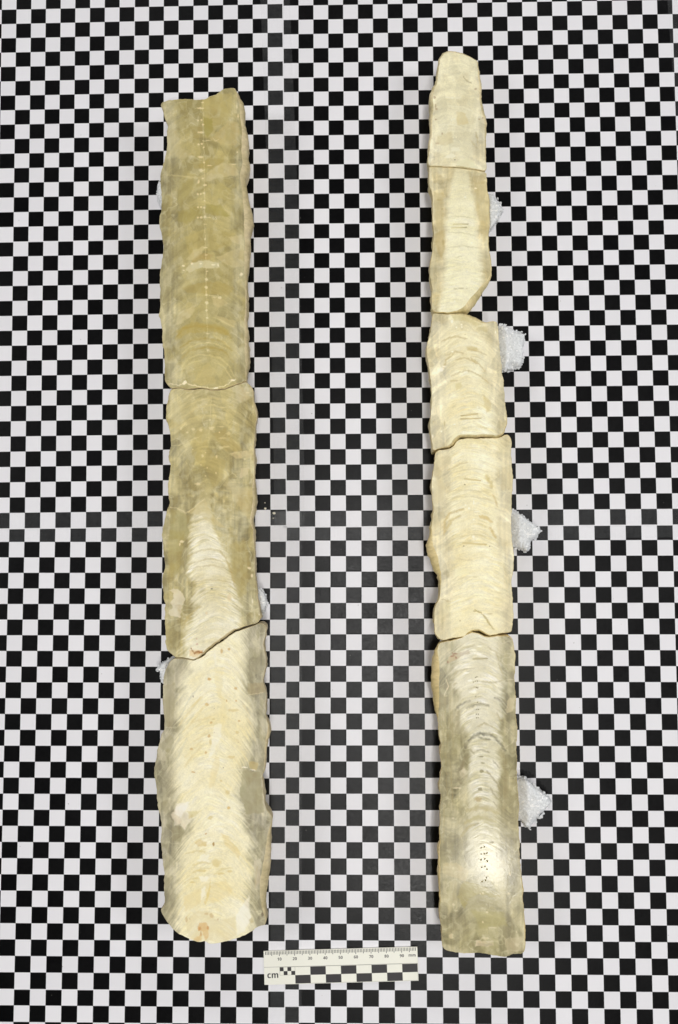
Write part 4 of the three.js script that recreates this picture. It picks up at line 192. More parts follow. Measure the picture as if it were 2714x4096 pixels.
{"label":"cream piece with two wide cut slots and a bulging honey coloured flank","h":27.4,"base":0.55,"tip":0,"look":{"strip":0.15,"deep":[202,187,140],"fray":0.42,"comb":0.85,"m1":[214,202,163],"m2":[232,223,189],"mid":[230,220,182],"k1":[247,242,211],"k2":[230,216,165],"arch":0.32,"shine":0.6,"relief":0.16,"rough":0.48,"crust":[244,230,186]},"outline":[[55.29,-66.81,0.5],[56.84,-67.92,0.3],[61.14,-68.53,0.3],[64.83,-69.14,0.3],[66.68,-70.87,0.3],[68.55,-73.47,0.3],[70.4,-75.14,0.4],[75.32,-75.56,0.4],[81.46,-75.42,0.4],[87.59,-75.72,0.4],[92.5,-75.52,0.4],[96.8,-76.13,0.4],[98.96,-77.74,0.6],[101.11,-78.11,0.3],[102.94,-76.68,0.3],[103.64,-74.51,0.3],[103.8,-72.03,0.3],[103.34,-70.1,0.3],[103.1,-65.16,0.3],[103.46,-60.22,0.3],[103.89,-55.29,0.3],[104.43,-50.36,0.3],[103.88,-45.44,0.3],[103.57,-40.52,0.3],[103.15,-35.61,0.3],[103.27,-30.71,0.3],[102.58,-24.58,0.3],[102.8,-18.47,0.3],[103.03,-12.36,0.3],[103.56,-6.27,0.3],[104.09,-0.18,0.3],[104.01,5.9,0.3],[103.52,10.76,0.3],[102.37,15.61,0.3],[102.61,20.06,0.3],[103.13,27.32,0.3],[103.25,32.16,0.3],[103.43,36.98,0.3],[102.93,42.41,0.3],[102.08,47.83,0.3],[98.33,48.13,0.4],[94.69,48.74,0.4],[91.66,49.47,0.4],[88.63,50.25,0.5],[86.23,49.36,0.8],[83.82,48.16,1.0],[81.41,46.95,1.2],[78.99,47.26,1.2],[76.57,47.62,1.2],[74.74,48.77,1.0],[72.91,50.88,0.6],[69.27,51.19,0.5],[65.03,51.79,0.5],[62.0,52.46,0.5],[58.97,53.19,0.3],[57.16,52.59,0.3],[55.35,50.91,0.3],[54.03,49.4,0.3],[53.7,44.88,0.3],[53.5,39.45,0.3],[53.34,35.23,0.3],[54.28,31.6,0.3],[56.12,28.57,0.3],[57.36,24.94,0.3],[57.52,20.7,0.3],[57.55,16.24,0.8],[56.24,12.6,2.4],[53.83,9.56,4.0],[52.34,4.69,4.6],[51.15,1.04,5.0],[49.65,-3.23,5.0],[49.19,-6.28,4.4],[49.69,-9.33,3.2],[51.25,-13.6,1.4],[51.59,-18.5,0.8],[52.85,-24.62,0.3],[53.49,-28.3,0.3],[53.22,-33.21,0.3],[52.64,-38.12,0.3],[52.38,-44.27,0.3],[52.72,-49.82,0.3],[53.68,-55.37,0.3],[54.45,-60.31,0.3],[54.97,-64.63,0.3]],"core":[[-78.8,81.5,14.7,15.9,1.0],[-62.1,80.1,15.9,16.5,0.97],[-46.7,78.7,14.1,14.7,0.95],[-28.3,78.5,16.5,15.9,0.85],[-16.0,79.0,14.7,14.7,0.9],[-3.8,80.1,14.7,15.3,0.95],[8.3,81.8,15.9,15.3,1.0],[20.5,81.7,15.3,15.3,1.0],[33.4,79.7,17.1,16.5,0.97],[48.5,79.6,15.9,15.9,0.9]],"marks":[["c",[194,172,108],0.6,2.2,[[87.3,-51.6],[90.0,-46.7],[90.6,-43.9]]],["p",[206,180,112],0.7,0.4,[[82.2,-26.1],[87.0,-25.5],[91.9,-22.8],[90.1,-21.8],[85.2,-23.4],[82.8,-24.3]]],["c",[196,174,112],0.55,2.0,[[61.0,-16.0],[64.4,-22.2],[70.0,-25.5]]],["c",[196,172,110],0.6,1.6,[[60.1,-13.6],[60.8,-22.2],[63.9,-27.1],[72.4,-30.1]]],["c",[196,168,102],0.6,2.0,[[89.7,-17.9],[91.8,-14.2],[93.0,-11.8]]],["c",[200,176,116],0.5,1.2,[[91.5,-39.3],[93.3,-35.0],[94.4,-31.3]]],["c",[198,178,120],0.55,1.0,[[62.9,-55.4],[66.6,-57.2],[70.3,-59.0],[75.2,-60.3]]],["p",[206,190,142],0.4,0.4,[[97.2,-56.5],[103.3,-59.0],[103.7,-42.4],[96.4,-42.4]]],["p",[210,194,146],0.4,0.9,[[93.1,-21.5],[102.2,-22.1],[102.6,-3.8],[99.5,2.3],[96.0,-9.9]]],["p",[202,188,144],0.4,0.7,[[55.0,-64.0],[64.2,-64.6],[64.8,-60.3],[60.4,-55.4],[56.1,-51.0],[53.6,-51.0]]],["p",[212,200,158],0.6,0.4,[[53.0,-48.6],[59.8,-48.9],[61.0,-45.5],[60.3,-35.7],[54.1,-33.2],[53.0,-40.6]]],["c",[224,216,180],0.75,0.45,[[53.3,-48.5],[56.7,-49.2],[59.8,-48.3]]],["c",[224,216,180],0.75,0.45,[[53.5,-32.6],[57.8,-32.5],[61.2,-32.0]]],["c",[224,216,180],0.7,0.4,[[92.1,-41.1],[97.0,-41.3],[103.4,-41.6]]],["c",[226,220,184],0.7,0.6,[[66.7,-4.4],[68.6,-7.5],[72.2,-9.0]]],["s",[150,130,90],0.7,0,[[73.5,-45.8,0.61,0.43],[101.6,-42.9,0.24,0.24],[72.5,-6.4,0.49,0.49],[89.0,-6.3,0.49,0.55]]],["s",[246,243,222],0.85,0,[[78.7,-12.4,0.86,1.22],[79.1,-23.4,0.61,0.49],[81.0,-28.4,2.08,0.31],[76.1,-30.7,0.73,0.73],[73.7,-32.6,0.61,0.49],[82.4,-48.5,0.49,0.49],[79.2,-34.4,0.43,1.22]]],["c",[206,192,144],0.5,0.8,[[62.8,-41.8],[70.1,-42.4],[81.1,-41.8],[89.7,-40.5]]],["c",[206,192,144],0.5,0.8,[[61.5,-36.9],[70.1,-38.1],[81.1,-37.8],[90.2,-35.6]]],["c",[206,192,144],0.5,0.8,[[62.5,-9.3],[69.8,-12.4],[80.8,-13.6],[89.3,-12.4]]],["c",[206,192,144],0.5,0.8,[[66.7,1.0],[72.1,2.3],[78.2,2.6]]],["c",[206,192,144],0.5,0.8,[[64.1,-52.9],[72.7,-55.3],[81.3,-55.9],[88.6,-54.1]]],["c",[206,192,144],0.5,0.8,[[66.5,16.2],[72.0,13.8],[80.5,13.2]]],["p",[236,230,190],0.6,0.5,[[67.2,7.7],[75.7,7.7],[75.7,11.4],[66.6,13.2]]],["c",[176,156,98],0.75,0.8,[[79.1,34.3],[82.7,35.8],[85.4,38.5],[88.1,42.7],[91.0,46.6]]],["c",[184,166,118],0.6,0.6,[[58.0,27.4],[62.2,28.6],[64.0,29.2]]],["p",[196,184,138],0.4,0.5,[[58.6,28.6],[64.0,29.8],[62.7,38.2],[58.4,42.5],[54.8,38.8]]],["s",[186,166,112],0.7,0,[[79.1,34.9,0.86,0.55],[69.7,41.1,0.55,0.43],[88.8,36.7,1.84,0.31]]]],"slots":[[73.36,-49.6,83.75,-48.36,1.06],[72.06,-8.53,86.66,-7.49,1.2]],"holes":[]},
{"label":"longest slender piece with dark arched cracks and rows of drill holes","h":27.8,"base":0.55,"tip":0.055,"look":{"strip":0.24,"deep":[150,142,104],"fray":0.5,"comb":1.4,"m1":[152,143,108],"m2":[186,177,142],"mid":[167,158,113],"k1":[238,234,214],"k2":[205,196,160],"arch":0.45,"shine":0.12,"relief":0.02,"rough":0.14,"crust":[238,222,178]},"outline":[[57.39,55.79,0.6],[58.3,54.83,0.5],[61.94,53.86,0.5],[64.96,53.56,0.5],[67.99,52.65,0.5],[71.63,51.74,0.5],[74.06,50.6,0.5],[75.88,49.39,0.5],[77.1,48.49,0.5],[79.52,48.18,0.5],[81.93,48.48,0.5],[84.34,49.62,0.5],[86.74,50.82,0.5],[89.76,51.11,0.5],[93.39,50.51,0.5],[98.22,50.2,0.5],[100.94,49.96,0.5],[103.63,51.99,0.3],[104.33,53.79,0.3],[104.64,57.99,0.3],[105.6,62.79,0.3],[105.13,66.38,0.3],[105.19,71.16,0.3],[104.64,75.94,0.3],[104.93,81.31,0.3],[105.12,85.49,0.3],[105.53,90.25,0.3],[104.98,95.6,0.3],[105.39,100.95,0.3],[105.91,106.88,0.3],[106.16,110.82,0.3],[105.95,113.19,0.3],[105.17,117.93,0.3],[105.56,124.42,0.3],[105.61,129.73,0.3],[105.42,135.04,0.3],[105.59,140.33,0.3],[105.98,146.79,0.3],[106.49,152.66,0.3],[106.29,159.1,0.3],[105.73,164.96,0.3],[105.96,170.21,0.3],[106.48,175.46,0.3],[106.72,180.12,0.3],[106.39,182.0,0.3],[106.63,186.65,0.3],[106.85,191.88,0.3],[107.4,195.36,0.3],[107.35,198.84,0.3],[108.47,203.47,0.8],[108.72,206.94,0.8],[108.07,211.0,0.3],[108.59,216.77,0.3],[108.8,222.54,0.3],[109.49,228.29,0.8],[109.42,232.9,0.8],[109.16,239.22,0.3],[108.51,243.82,0.3],[106.43,244.41,0.3],[101.71,245.01,0.3],[99.34,246.18,0.3],[96.38,246.89,0.3],[92.26,246.52,0.3],[87.55,245.69,0.3],[82.83,244.86,0.3],[78.11,245.07,0.3],[72.2,245.51,0.3],[67.48,245.26,0.3],[63.35,244.6,0.3],[60.4,243.59,0.3],[58.93,242.45,0.3],[58.54,239.58,0.3],[58.39,236.13,0.3],[58.72,231.52,0.3],[57.86,228.64,0.3],[57.12,224.03,0.3],[57.04,218.83,0.3],[57.37,214.2,0.8],[57.0,208.42,0.8],[56.57,202.62,1.0],[56.74,196.81,1.2],[56.35,192.16,1.2],[56.57,186.92,1.2],[56.72,182.85,1.0],[57.35,178.18,0.8],[57.27,173.38,0.6],[57.43,168.7,0.3],[57.95,163.43,0.3],[57.62,158.75,0.3],[58.44,153.46,0.3],[58.77,149.94,0.3],[57.59,147.0,0.3],[57.63,141.71,0.3],[58.27,136.99,0.3],[59.21,132.27,0.3],[58.34,127.55,0.3],[58.08,122.23,0.3],[59.31,119.27,0.3],[57.84,114.54,0.3],[57.28,109.8,0.3],[57.01,105.64,0.3],[56.62,102.08,0.3],[56.14,101.09,1.2],[55.27,97.53,2.5],[54.7,93.36,3.4],[54.43,88.59,3.6],[53.55,85.02,4.6],[53.16,80.84,5.0],[53.0,77.25,5.0],[53.96,70.07,4.6],[54.12,64.68,3.8],[54.93,60.48,2.0],[56.47,57.47,1.0]],"core":[[52.0,82.5,13.5,12.9,0.85],[66.4,81.7,14.5,13.9,0.92],[78.4,82.2,15.6,15.1,0.95],[90.3,83.3,13.5,13.5,0.9],[102.2,83.2,12.9,12.9,0.95],[102.6,82.6,12.4,11.8,0.9],[114.4,86.0,10.8,10.2,0.85],[126.3,84.7,8.6,10.2,0.9],[143.9,84.5,9.7,9.7,0.88],[155.7,85.0,10.2,9.7,0.8],[167.4,84.9,10.2,9.7,0.72],[179.1,84.7,10.2,10.2,0.6],[187.9,84.6,10.2,10.2,0.35],[202.5,84.5,10.8,10.8,0.16],[219.8,84.3,10.8,10.8,0.05],[245.7,84.0,10.8,10.8,0.0]],"marks":[["p",[182,164,124],0.75,0.4,[[64.3,64.1],[69.1,60.8],[76.4,59.8],[77.0,61.8],[71.5,63.6],[64.2,68.4]]],["s",[140,104,72],0.85,0,[[67.9,61.7,1.47,0.61],[66.1,63.2,1.1,0.49],[68.5,64.1,0.73,0.86],[63.3,66.9,0.61,1.1]]],["c",[150,118,84],0.8,0.7,[[66.1,60.9],[67.3,62.9],[65.2,63.6]]],["c",[134,124,96],0.6,1.9,[[67.9,96.9],[70.0,94.2],[73.7,92.2],[76.4,91.0]]],["c",[138,128,100],0.6,1.6,[[74.8,95.5],[79.7,93.4],[83.9,93.0],[88.4,93.7]]],["c",[140,128,100],0.6,1.8,[[92.6,89.0],[95.0,89.7],[97.1,91.2]]],["c",[158,146,112],0.6,1.8,[[70.0,98.1],[69.4,102.2],[69.3,105.8],[67.5,110.6]]],["c",[178,164,120],0.6,1.0,[[66.6,76.0],[69.0,73.0],[73.9,71.2],[79.9,70.6]]],["c",[178,164,120],0.6,1.0,[[72.8,58.0],[80.0,56.2]]],["c",[178,164,120],0.6,1.0,[[88.5,57.4],[93.3,60.4],[95.0,65.2]]],["c",[178,164,120],0.6,1.0,[[95.0,67.6],[97.9,74.8]]],["c",[178,164,120],0.6,1.0,[[84.6,79.0],[91.8,79.6],[97.9,78.3]]],["c",[178,164,120],0.6,1.0,[[76.1,83.8],[82.2,82.0]]],["c",[178,164,120],0.6,1.0,[[66.5,82.0],[68.4,80.2]]],["c",[178,164,120],0.6,1.0,[[81.3,107.0],[85.5,105.2],[90.3,106.9]]],["c",[178,164,120],0.6,1.0,[[94.0,98.6],[96.4,103.3]]],["s",[242,240,222],0.75,0,[[83.0,61.6,2.45,0.86],[79.4,59.2,1.84,0.55],[76.8,78.4,1.84,0.73],[79.7,85.5,2.45,0.98],[75.0,73.6,1.35,0.49],[83.7,56.8,1.84,0.43]]],["c",[226,220,190],0.75,0.6,[[62.3,77.8],[63.5,82.0],[61.1,88.0],[62.9,88.0]]],["p",[208,200,166],0.6,0.3,[[101.3,89.1],[104.3,89.1],[103.6,97.4],[100.0,98.0],[98.9,96.2]]],["c",[216,208,176],0.6,0.4,[[99.1,77.7],[104.8,76.8]]],["c",[164,150,108],0.45,0.8,[[58.3,89.2],[57.9,110.6]]],["c",[164,150,108],0.45,0.8,[[61.7,88.6],[61.2,110.6]]],["c",[164,150,108],0.45,0.8,[[64.7,88.0],[64.5,110.6]]],["c",[164,150,108],0.45,0.8,[[59.8,97.9],[60.2,120.5]]],["c",[164,150,108],0.45,0.8,[[63.4,99.1],[62.6,121.6]]],["c",[164,150,108],0.45,0.8,[[65.8,96.7],[66.2,120.4]]],["c",[164,150,108],0.45,0.8,[[61.4,124.0],[62.4,149.9]]],["c",[164,150,108],0.45,0.8,[[60.5,155.8],[59.7,179.2]]],["c",[164,150,108],0.45,0.8,[[64.3,127.5],[65.9,155.8]]],["c",[122,114,90],0.6,1.9,[[73.7,120.4],[75.8,116.0],[79.5,112.6],[83.4,110.9],[85.5,111.8],[89.1,111.4],[92.6,113.8],[96.2,118.0],[98.7,121.5]]],["c",[128,120,94],0.6,1.2,[[82.2,113.7],[85.4,114.8],[89.3,115.1]]],["c",[142,132,102],0.6,2.0,[[75.2,124.5],[72.7,129.3],[70.0,134.6],[69.0,139.3],[70.8,142.2]]],["c",[148,136,106],0.6,1.2,[[73.3,126.3],[71.8,132.2],[72.6,136.9]]],["c",[164,152,114],0.6,3.2,[[96.4,122.7],[98.4,128.6],[98.8,138.0],[98.3,153.3],[96.9,158.0]]],["c",[160,148,112],0.6,1.1,[[91.3,128.0],[94.8,132.1]]],["c",[160,148,112],0.6,1.1,[[89.3,144.8],[94.0,151.8]]],["c",[160,148,112],0.6,1.1,[[94.1,142.7],[95.5,149.8]]],["c",[160,148,112],0.6,1.1,[[91.0,153.3],[94.5,158.6]]],["c",[160,148,112],0.6,1.1,[[87.0,134.5],[92.3,140.4],[94.7,143.9]]],["c",[160,148,112],0.6,1.1,[[79.4,122.7],[84.2,121.5],[88.9,122.7]]],["c",[160,148,112],0.6,1.1,[[77.0,121.6],[79.3,123.9]]],["c",[156,144,108],0.6,1.4,[[74.0,169.5],[76.5,168.0],[81.6,166.5]]],["c",[182,170,122],0.7,2.6,[[73.3,166.3],[78.9,163.6],[84.9,163.2],[92.0,165.3]]],["c",[184,170,122],0.65,3.2,[[74.8,159.0],[81.4,157.0],[89.7,157.4],[93.6,159.7]]],["c",[182,170,124],0.6,2.2,[[70.5,175.1],[74.1,169.8],[78.9,167.4]]],["s",[186,166,120],0.85,0,[[81.7,151.9,2.32,1.47]]],["s",[150,138,100],0.8,0,[[83.5,125.5,1.59,0.43],[84.4,129.5,1.35,0.37],[89.5,177.6,1.59,0.73],[84.0,134.5,1.22,1.1],[82.7,145.7,1.59,1.1]]],["s",[222,214,184],0.7,0,[[65.7,163.7,0.86,0.37],[72.7,134.6,1.35,1.59],[78.5,144.0,2.45,1.84],[68.4,145.2,2.45,0.49]]],["p",[208,200,170],0.6,0.4,[[70.0,134.6],[73.3,132.8],[75.7,134.6],[73.2,139.3],[70.5,137.5]]],["p",[166,155,100],0.65,0.5,[[71.4,202.0],[80.9,204.2],[87.4,207.1],[93.3,210.5],[89.1,211.7],[80.8,209.4],[74.9,212.9],[72.4,219.9],[67.8,211.8]]],["c",[160,148,96],0.6,0.6,[[72.6,202.5],[80.9,204.2],[87.4,206.5],[93.9,210.8]]],["p",[204,192,150],0.55,0.5,[[59.0,191.0],[68.0,190.9],[76.2,195.0],[72.6,202.5],[67.9,200.2],[59.6,198.0]]],["p",[204,196,156],0.5,1,[[63.1,202.6],[67.9,201.4],[67.7,216.5],[61.7,224.6],[62.4,211.9]]],["p",[160,150,108],0.5,0.9,[[73.7,211.8],[84.4,209.4],[92.6,214.0],[91.4,219.8],[83.1,217.5],[74.8,218.7]]],["p",[166,156,100],0.5,1.2,[[77.2,219.9],[96.1,219.7],[98.4,228.4],[81.8,230.2]]],["s",[214,206,172],0.75,0,[[83.8,209.1,0.61,0.61],[82.3,209.4,0.49,0.49],[86.1,220.5,0.86,0.73],[83.6,226.5,0.49,0.61],[99.8,209.0,0.86,0.86],[104.2,231.8,0.49,0.86],[89.5,229.7,2.2,0.24],[85.3,236.2,2.2,0.73],[104.1,239.3,1.22,1.1],[100.6,196.9,0.73,1.22],[65.6,194.4,0.61,0.86],[65.7,216.5,0.98,0.73],[64.0,235.5,1.59,1.47]]],["s",[142,130,92],0.7,0,[[87.0,216.3,0.49,1.47],[90.7,203.1,0.43,1.22],[92.7,186.1,0.31,2.45],[89.2,177.9,1.96,0.73],[100.3,191.3,1.22,0.37],[102.5,187.8,0.73,0.61],[97.6,194.8,0.37,0.86]]],["p",[208,198,168],0.8,0.25,[[79.1,237.8],[90.3,237.6],[90.9,240.6],[79.0,241.0]]],["p",[176,164,132],0.8,0.2,[[80.4,239.1],[89.3,238.9],[89.5,240.3],[80.4,240.6]]],["p",[206,196,164],0.5,0.5,[[95.9,235.9],[107.8,234.1],[108.5,242.7],[98.8,245.0]]]],"slots":[[79.35,64.69,87.92,64.38,1.2]],"holes":[[80.6,76.3,0.36],[81.5,75.9,0.36],[79.3,79.3,0.36],[80.5,78.7,0.36],[81.7,78.6,0.36],[81.0,82.6,0.36],[81.9,82.9,0.36],[80.6,88.2,0.36],[81.8,91.8,0.36],[81.1,96.3,0.36],[82.3,96.3,0.36],[80.9,99.2,0.36],[82.1,99.2,0.36],[80.9,101.5,0.36],[82.0,101.5,0.36],[83.0,181.4,0.52],[85.0,180.6,0.52],[83.0,185.2,0.52],[85.0,184.9,0.52],[86.6,184.4,0.52],[83.0,188.6,0.52],[85.1,188.1,0.52],[86.7,189.3,0.52],[83.3,193.1,0.52],[85.2,192.6,0.52],[86.5,194.3,0.52],[86.2,199.4,0.52],[85.4,201.1,0.52],[83.4,201.9,0.52]]}
];
const PPM = 4, GAIN = 1.025;
function coreAt(core, z) {
  if (z <= core[0][0]) return core[0]; const n = core.length - 1; if (z >= core[n][0]) return core[n];
  let k = 0; while (core[k + 1][0] < z) k++;
  const t = smooth(core[k][0], core[k + 1][0], z); return core[k].map((v, i) => mix(v, core[k + 1][i], t));
}
const lerp3 = (a, b, t) => [mix(a[0], b[0], t), mix(a[1], b[1], t), mix(a[2], b[2], t)];

function toSegments(x, z, pts, closed) {        // [distance, how far along, inside]
  let best = 1e9, along = 0, run = 0, inside = false; const n = pts.length;
  for (let k = 0; k < (closed ? n : n - 1); k++) {
    const a = pts[k], b = pts[(k + 1) % n], dx = b[0] - a[0], dz = b[1] - a[1], l2 = dx * dx + dz * dz || 1e-9, t = clamp(((x - a[0]) * dx + (z - a[1]) * dz) / l2);
    const d = Math.hypot(x - a[0] - t * dx, z - a[1] - t * dz), l = Math.sqrt(l2); if (d < best) { best = d; along = run + t * l; } run += l;
    if (closed && (a[1] > z) !== (b[1] > z) && x < a[0] + (z - a[1]) / dz * dx) inside = !inside;
  }
  return [best, along, inside, run];
}
function paintPiece(P, s) {
  const xs = P.outline.map((o) => o[0]), zs = P.outline.map((o) => o[1]);
  const x0 = Math.min(...xs) - 1, x1 = Math.max(...xs) + 1, z0 = Math.min(...zs) - 1, z1 = Math.max(...zs) + 1;
  const w = Math.ceil((x1 - x0) * PPM), h = Math.ceil((z1 - z0) * PPM), pix = new Float32Array(w * h * 3), bump = new Float32Array(w * h);
  const { m1, m2, mid, k1, k2, arch, comb } = P.look;
  for (let j = 0; j < h; j++) {
    const z = z0 + (j + 0.5) / PPM, [, cx, wl, wr, k] = coreAt(P.core, z);
    for (let i = 0; i < w; i++) {
      const x = x0 + (i + 0.5) / PPM, side = x < cx ? wl : wr, u = Math.abs(x - cx) / side;
      const lay = z - arch * side * Math.pow(Math.min(u, 1.7), 1.7) + (fbm(x * 0.07, z * 0.07, s, 3) - 0.5) * 5;
      const where = smooth(0.3, 0.7, fbm(x * 0.12, z * 0.1, s + 17, 2));
      const l1 = 0.5 + (fbm(lay * 0.8, x * 0.15, s + 1, 2) - 0.5) * mix(0.5, 1.7, where) * comb, l2 = 0.5 + (noise(lay * 2.0, x * 0.3, s + 2) - 0.5) * mix(0.4, 1.3, where) * comb, l3 = fbm(lay * 0.2, x * 0.035, s + 3, 3);
      const fray = noise(lay * 0.9, x * 0.14, s + 4) * 0.5 + fbm(x * 0.22, z * 0.22, s + 5, 3) * 0.5 - 0.5;
      const m = k * smooth(1.22, 0.76, u + fray * P.look.fray);
      const tone = fbm(x * 0.1, z * 0.06, s + 6, 4), strip = fbm(x * 0.7, z * 0.05, s + 7, 2);
      const wx = x + 4 * (fbm(x * 0.13, z * 0.13, s + 8, 3) - 0.5), wz = z + 6 * (fbm(x * 0.13, z * 0.13, s + 9, 3) - 0.5);
      const [cv, ce] = cells(wx * 0.14, wz * 0.08, s + 10);
      let base = lerp3(m1, m2, clamp((tone - 0.5) * 3.4 + 0.5));
      base = lerp3(base, mid, smooth(1.35, 0.5, u + fray * 0.5) * 0.75);
      const cloud = smooth(0.5, 0.72, fbm(wx * 0.3, wz * 0.2, s + 13, 4)), murk = smooth(0.5, 0.28, fbm(wx * 0.16, wz * 0.13, s + 19, 3));
      const vein = smooth(0.035, 0, Math.abs(fbm(x * 0.09 + 5, z * 0.12, s + 23, 3) - 0.5)) * smooth(0.45, 0.65, fbm(x * 0.05, z * 0.05, s + 24, 2));
      const f = 1 + (cv - 0.5) * 0.15 * smooth(0, 0.12, ce) + (strip - 0.5) * P.look.strip * smooth(0.6, 1.2, u) + (l3 - 0.5) * 0.2 + (l1 - 0.5) * 0.11;
      base = lerp3(base, P.look.deep, murk * 0.55);
      base = lerp3([base[0] * f, base[1] * f, base[2] * f], [210, 202, 166], cloud * 0.34 + vein * 0.4);
      const ci = clamp(l1 * 0.55 + (fbm(x * 0.06, z * 0.05, s + 18, 3) - 0.5) * 1.1 + l3 * 0.6 - 0.08), cf = 1 + (l2 - 0.5) * 0.1 + (fbm(x * 0.5, z * 0.5, s + 14, 2) - 0.5) * 0.06;
      let core = lerp3(k2, k1, ci); core = [core[0] * cf, core[1] * cf, core[2] * cf * (0.975 + 0.05 * l1)];
      const col = lerp3(base, core, m), fine = 1 + (hash(i, j, s) - 0.5) * 0.05 + (noise(x * 1.9, z * 1.9, s + 15) - 0.5) * 0.05, o = 3 * (j * w + i);
      for (let q = 0; q < 3; q++) pix[o + q] = col[q] * fine;
      const grainEdge = smooth(0.045, 0, ce) * smooth(0.5, 0.7, noise(x * 0.11, z * 0.11, s + 26)) * (1 - m) * 0.35; for (let q = 0; q < 3; q++) pix[o + q] = mix(pix[o + q], [222, 215, 184][q], grainEdge);
      bump[j * w + i] = 0.5 + (l1 - 0.5) * 0.35 * (0.3 + m) + (l2 - 0.5) * 0.25 * m + (cv - 0.5) * 0.25 * (1 - m) + (fbm(x * 0.8, z * 0.8, s + 16, 3) - 0.5) * 0.4 - smooth(0.03, 0, ce) * 0.12 * (1 - m);
    }
  }
  P.marks.forEach(([kind, col, alpha, size, pts], n) => {
    const dark = col[0] + col[1] + col[2] < 420, cover = (x, z, a) => {
      const i = Math.floor((x - x0) * PPM), j = Math.floor((z - z0) * PPM), o = 3 * (j * w + i); if (a <= 0) return; a = Math.min(a, 1);
      for (let q = 0; q < 3; q++) pix[o + q] = mix(pix[o + q], col[q] * (0.35 + 0.65 * pix[o + q] / Math.max(60, (pix[o] + pix[o + 1] + pix[o + 2]) / 3) * [0.94, 0.98, 1.2][q]) * 0.5 + col[q] * 0.5, a);
      bump[j * w + i] += a * (dark ? -0.18 : kind === 'p' ? 0.02 : 0.06);
    };
    const over = (ax, az, bx, bz, f) => { for (let j = Math.max(0, Math.floor((az - z0) * PPM)); j < Math.min(h, (bz - z0) * PPM); j++) for (let i = Math.max(0, Math.floor((ax - x0) * PPM)); i < Math.min(w, (bx - x0) * PPM); i++) { const x = x0 + (i + 0.5) / PPM, z = z0 + (j + 0.5) / PPM; cover(x, z, f(x, z)); } };
    if (kind === 't') return;
    if (kind === 's') {
      pts.forEach(([cx, cz, ra, rb], q) => { const rx = Math.max(ra, 0.3), rz = Math.max(rb, 0.3), e = 1.6; over(cx - rx * e - 0.5, cz - rz * e - 0.5, cx + rx * e + 0.5, cz + rz * e + 0.5, (x, z) => alpha * smooth(1.35, 0.55, Math.hypot((x - cx) / rx, (z - cz) / rz) + (fbm(x * 0.9, z * 0.9, s + q, 2) - 0.5) * 0.9)); });
      return;
    }
    const ax = pts.map((q) => q[0]), az = pts.map((q) => q[1]), pad = kind === 'p' ? 3 + size : 1.5 + size;
    over(Math.min(...ax) - pad, Math.min(...az) - pad, Math.max(...ax) + pad, Math.max(...az) + pad, (x, z) => {
      const big = kind === 'p' ? 1.9 : 0.9, px = x + big * (fbm(x * 0.22, z * 0.22, s + n, 3) - 0.5) + 0.9 * (fbm(x * 0.9, z * 0.9, s + n + 3, 2) - 0.5), pz = z + big * (fbm(x * 0.22, z * 0.22, s + n + 40, 3) - 0.5) + 0.9 * (fbm(x * 0.9, z * 0.9, s + n + 43, 2) - 0.5);
      const [d, along, inside, whole] = toSegments(px, pz, pts, kind === 'p');
      if (kind === 'p') { const soft = 0.2 + size * 0.65; return alpha * smooth(soft, -soft, inside ? -d : d) * (0.6 + 0.7 * (fbm(x * 0.3, z * 0.25, s + n + 9, 3))); }
      const wd = size * (0.3 + 0.5 * noise(along * 0.35, n, s) + 0.4 * noise(along * 1.1, n, s + 2)) * (0.4 + 0.6 * Math.sin(Math.PI * clamp(0.08 + 0.84 * along / whole)));
      return (dark ? 1.1 : 1) * alpha * smooth(wd * 0.5 + 0.24 + size * 0.38, wd * 0.5 - 0.14 - size * 0.22, d) * (dark ? 0.15 + 1.5 * fbm(x * 0.45, z * 0.9, s + n + 9, 3) : 0.62 + 0.75 * fbm(x * 0.6, z * 0.6, s + n + 9, 2));
    });
  });
  const c = canvas(w, h), g = c.getContext('2d'), img = g.createImageData(w, h);
  for (let k = 0; k < w * h; k++) { for (let q = 0; q < 3; q++) img.data[4 * k + q] = clamp(pix[3 * k + q] * GAIN, 0, 255); img.data[4 * k + 3] = 255; }
  g.putImageData(img, 0, 0);
  for (const [kind, col, alpha, size, pts, text] of P.marks) if (kind === 't') { g.globalAlpha = alpha; g.fillStyle = `rgb(${col.join(',')})`; g.font = `${size * PPM}px sans-serif`; g.textAlign = 'center'; g.textBaseline = 'middle'; g.fillText(text, (pts[0][0] - x0) * PPM, (pts[0][1] - z0) * PPM); }
  return { map: colourMap(c), bump: greyMap(w, h, (i, j) => bump[(h - 1 - j) * w + i]), x0, x1, z0, z1 };
}
// the weathered outside of the column
const crustMap = (() => {
  const w = 512, c = canvas(w, w), g = c.getContext('2d'), img = g.createImageData(w, w);
  for (let j = 0; j < w; j++) for (let i = 0; i < w; i++) {
    const tone = fbm(i * 0.02, j * 0.02, 90, 4), fine = fbm(i * 0.12, j * 0.12, 91, 3), v = 0.98 + 0.28 * (tone - 0.5) + 0.16 * (fine - 0.5), o = 4 * (j * w + i);
    img.data[o] = clamp(v * 238, 0, 255); img.data[o + 1] = clamp(v * 230, 0, 255); img.data[o + 2] = clamp(v * (205 + 26 * (tone - 0.5)), 0, 255); img.data[o + 3] = 255;
  }
  g.putImageData(img, 0, 0); const t = colourMap(c); t.wrapS = t.wrapT = THREE.RepeatWrapping; return t;
})();
const crustBump = greyMap(256, 256, (x, y) => fbm(x * 0.08, y * 0.08, 95, 4), true);

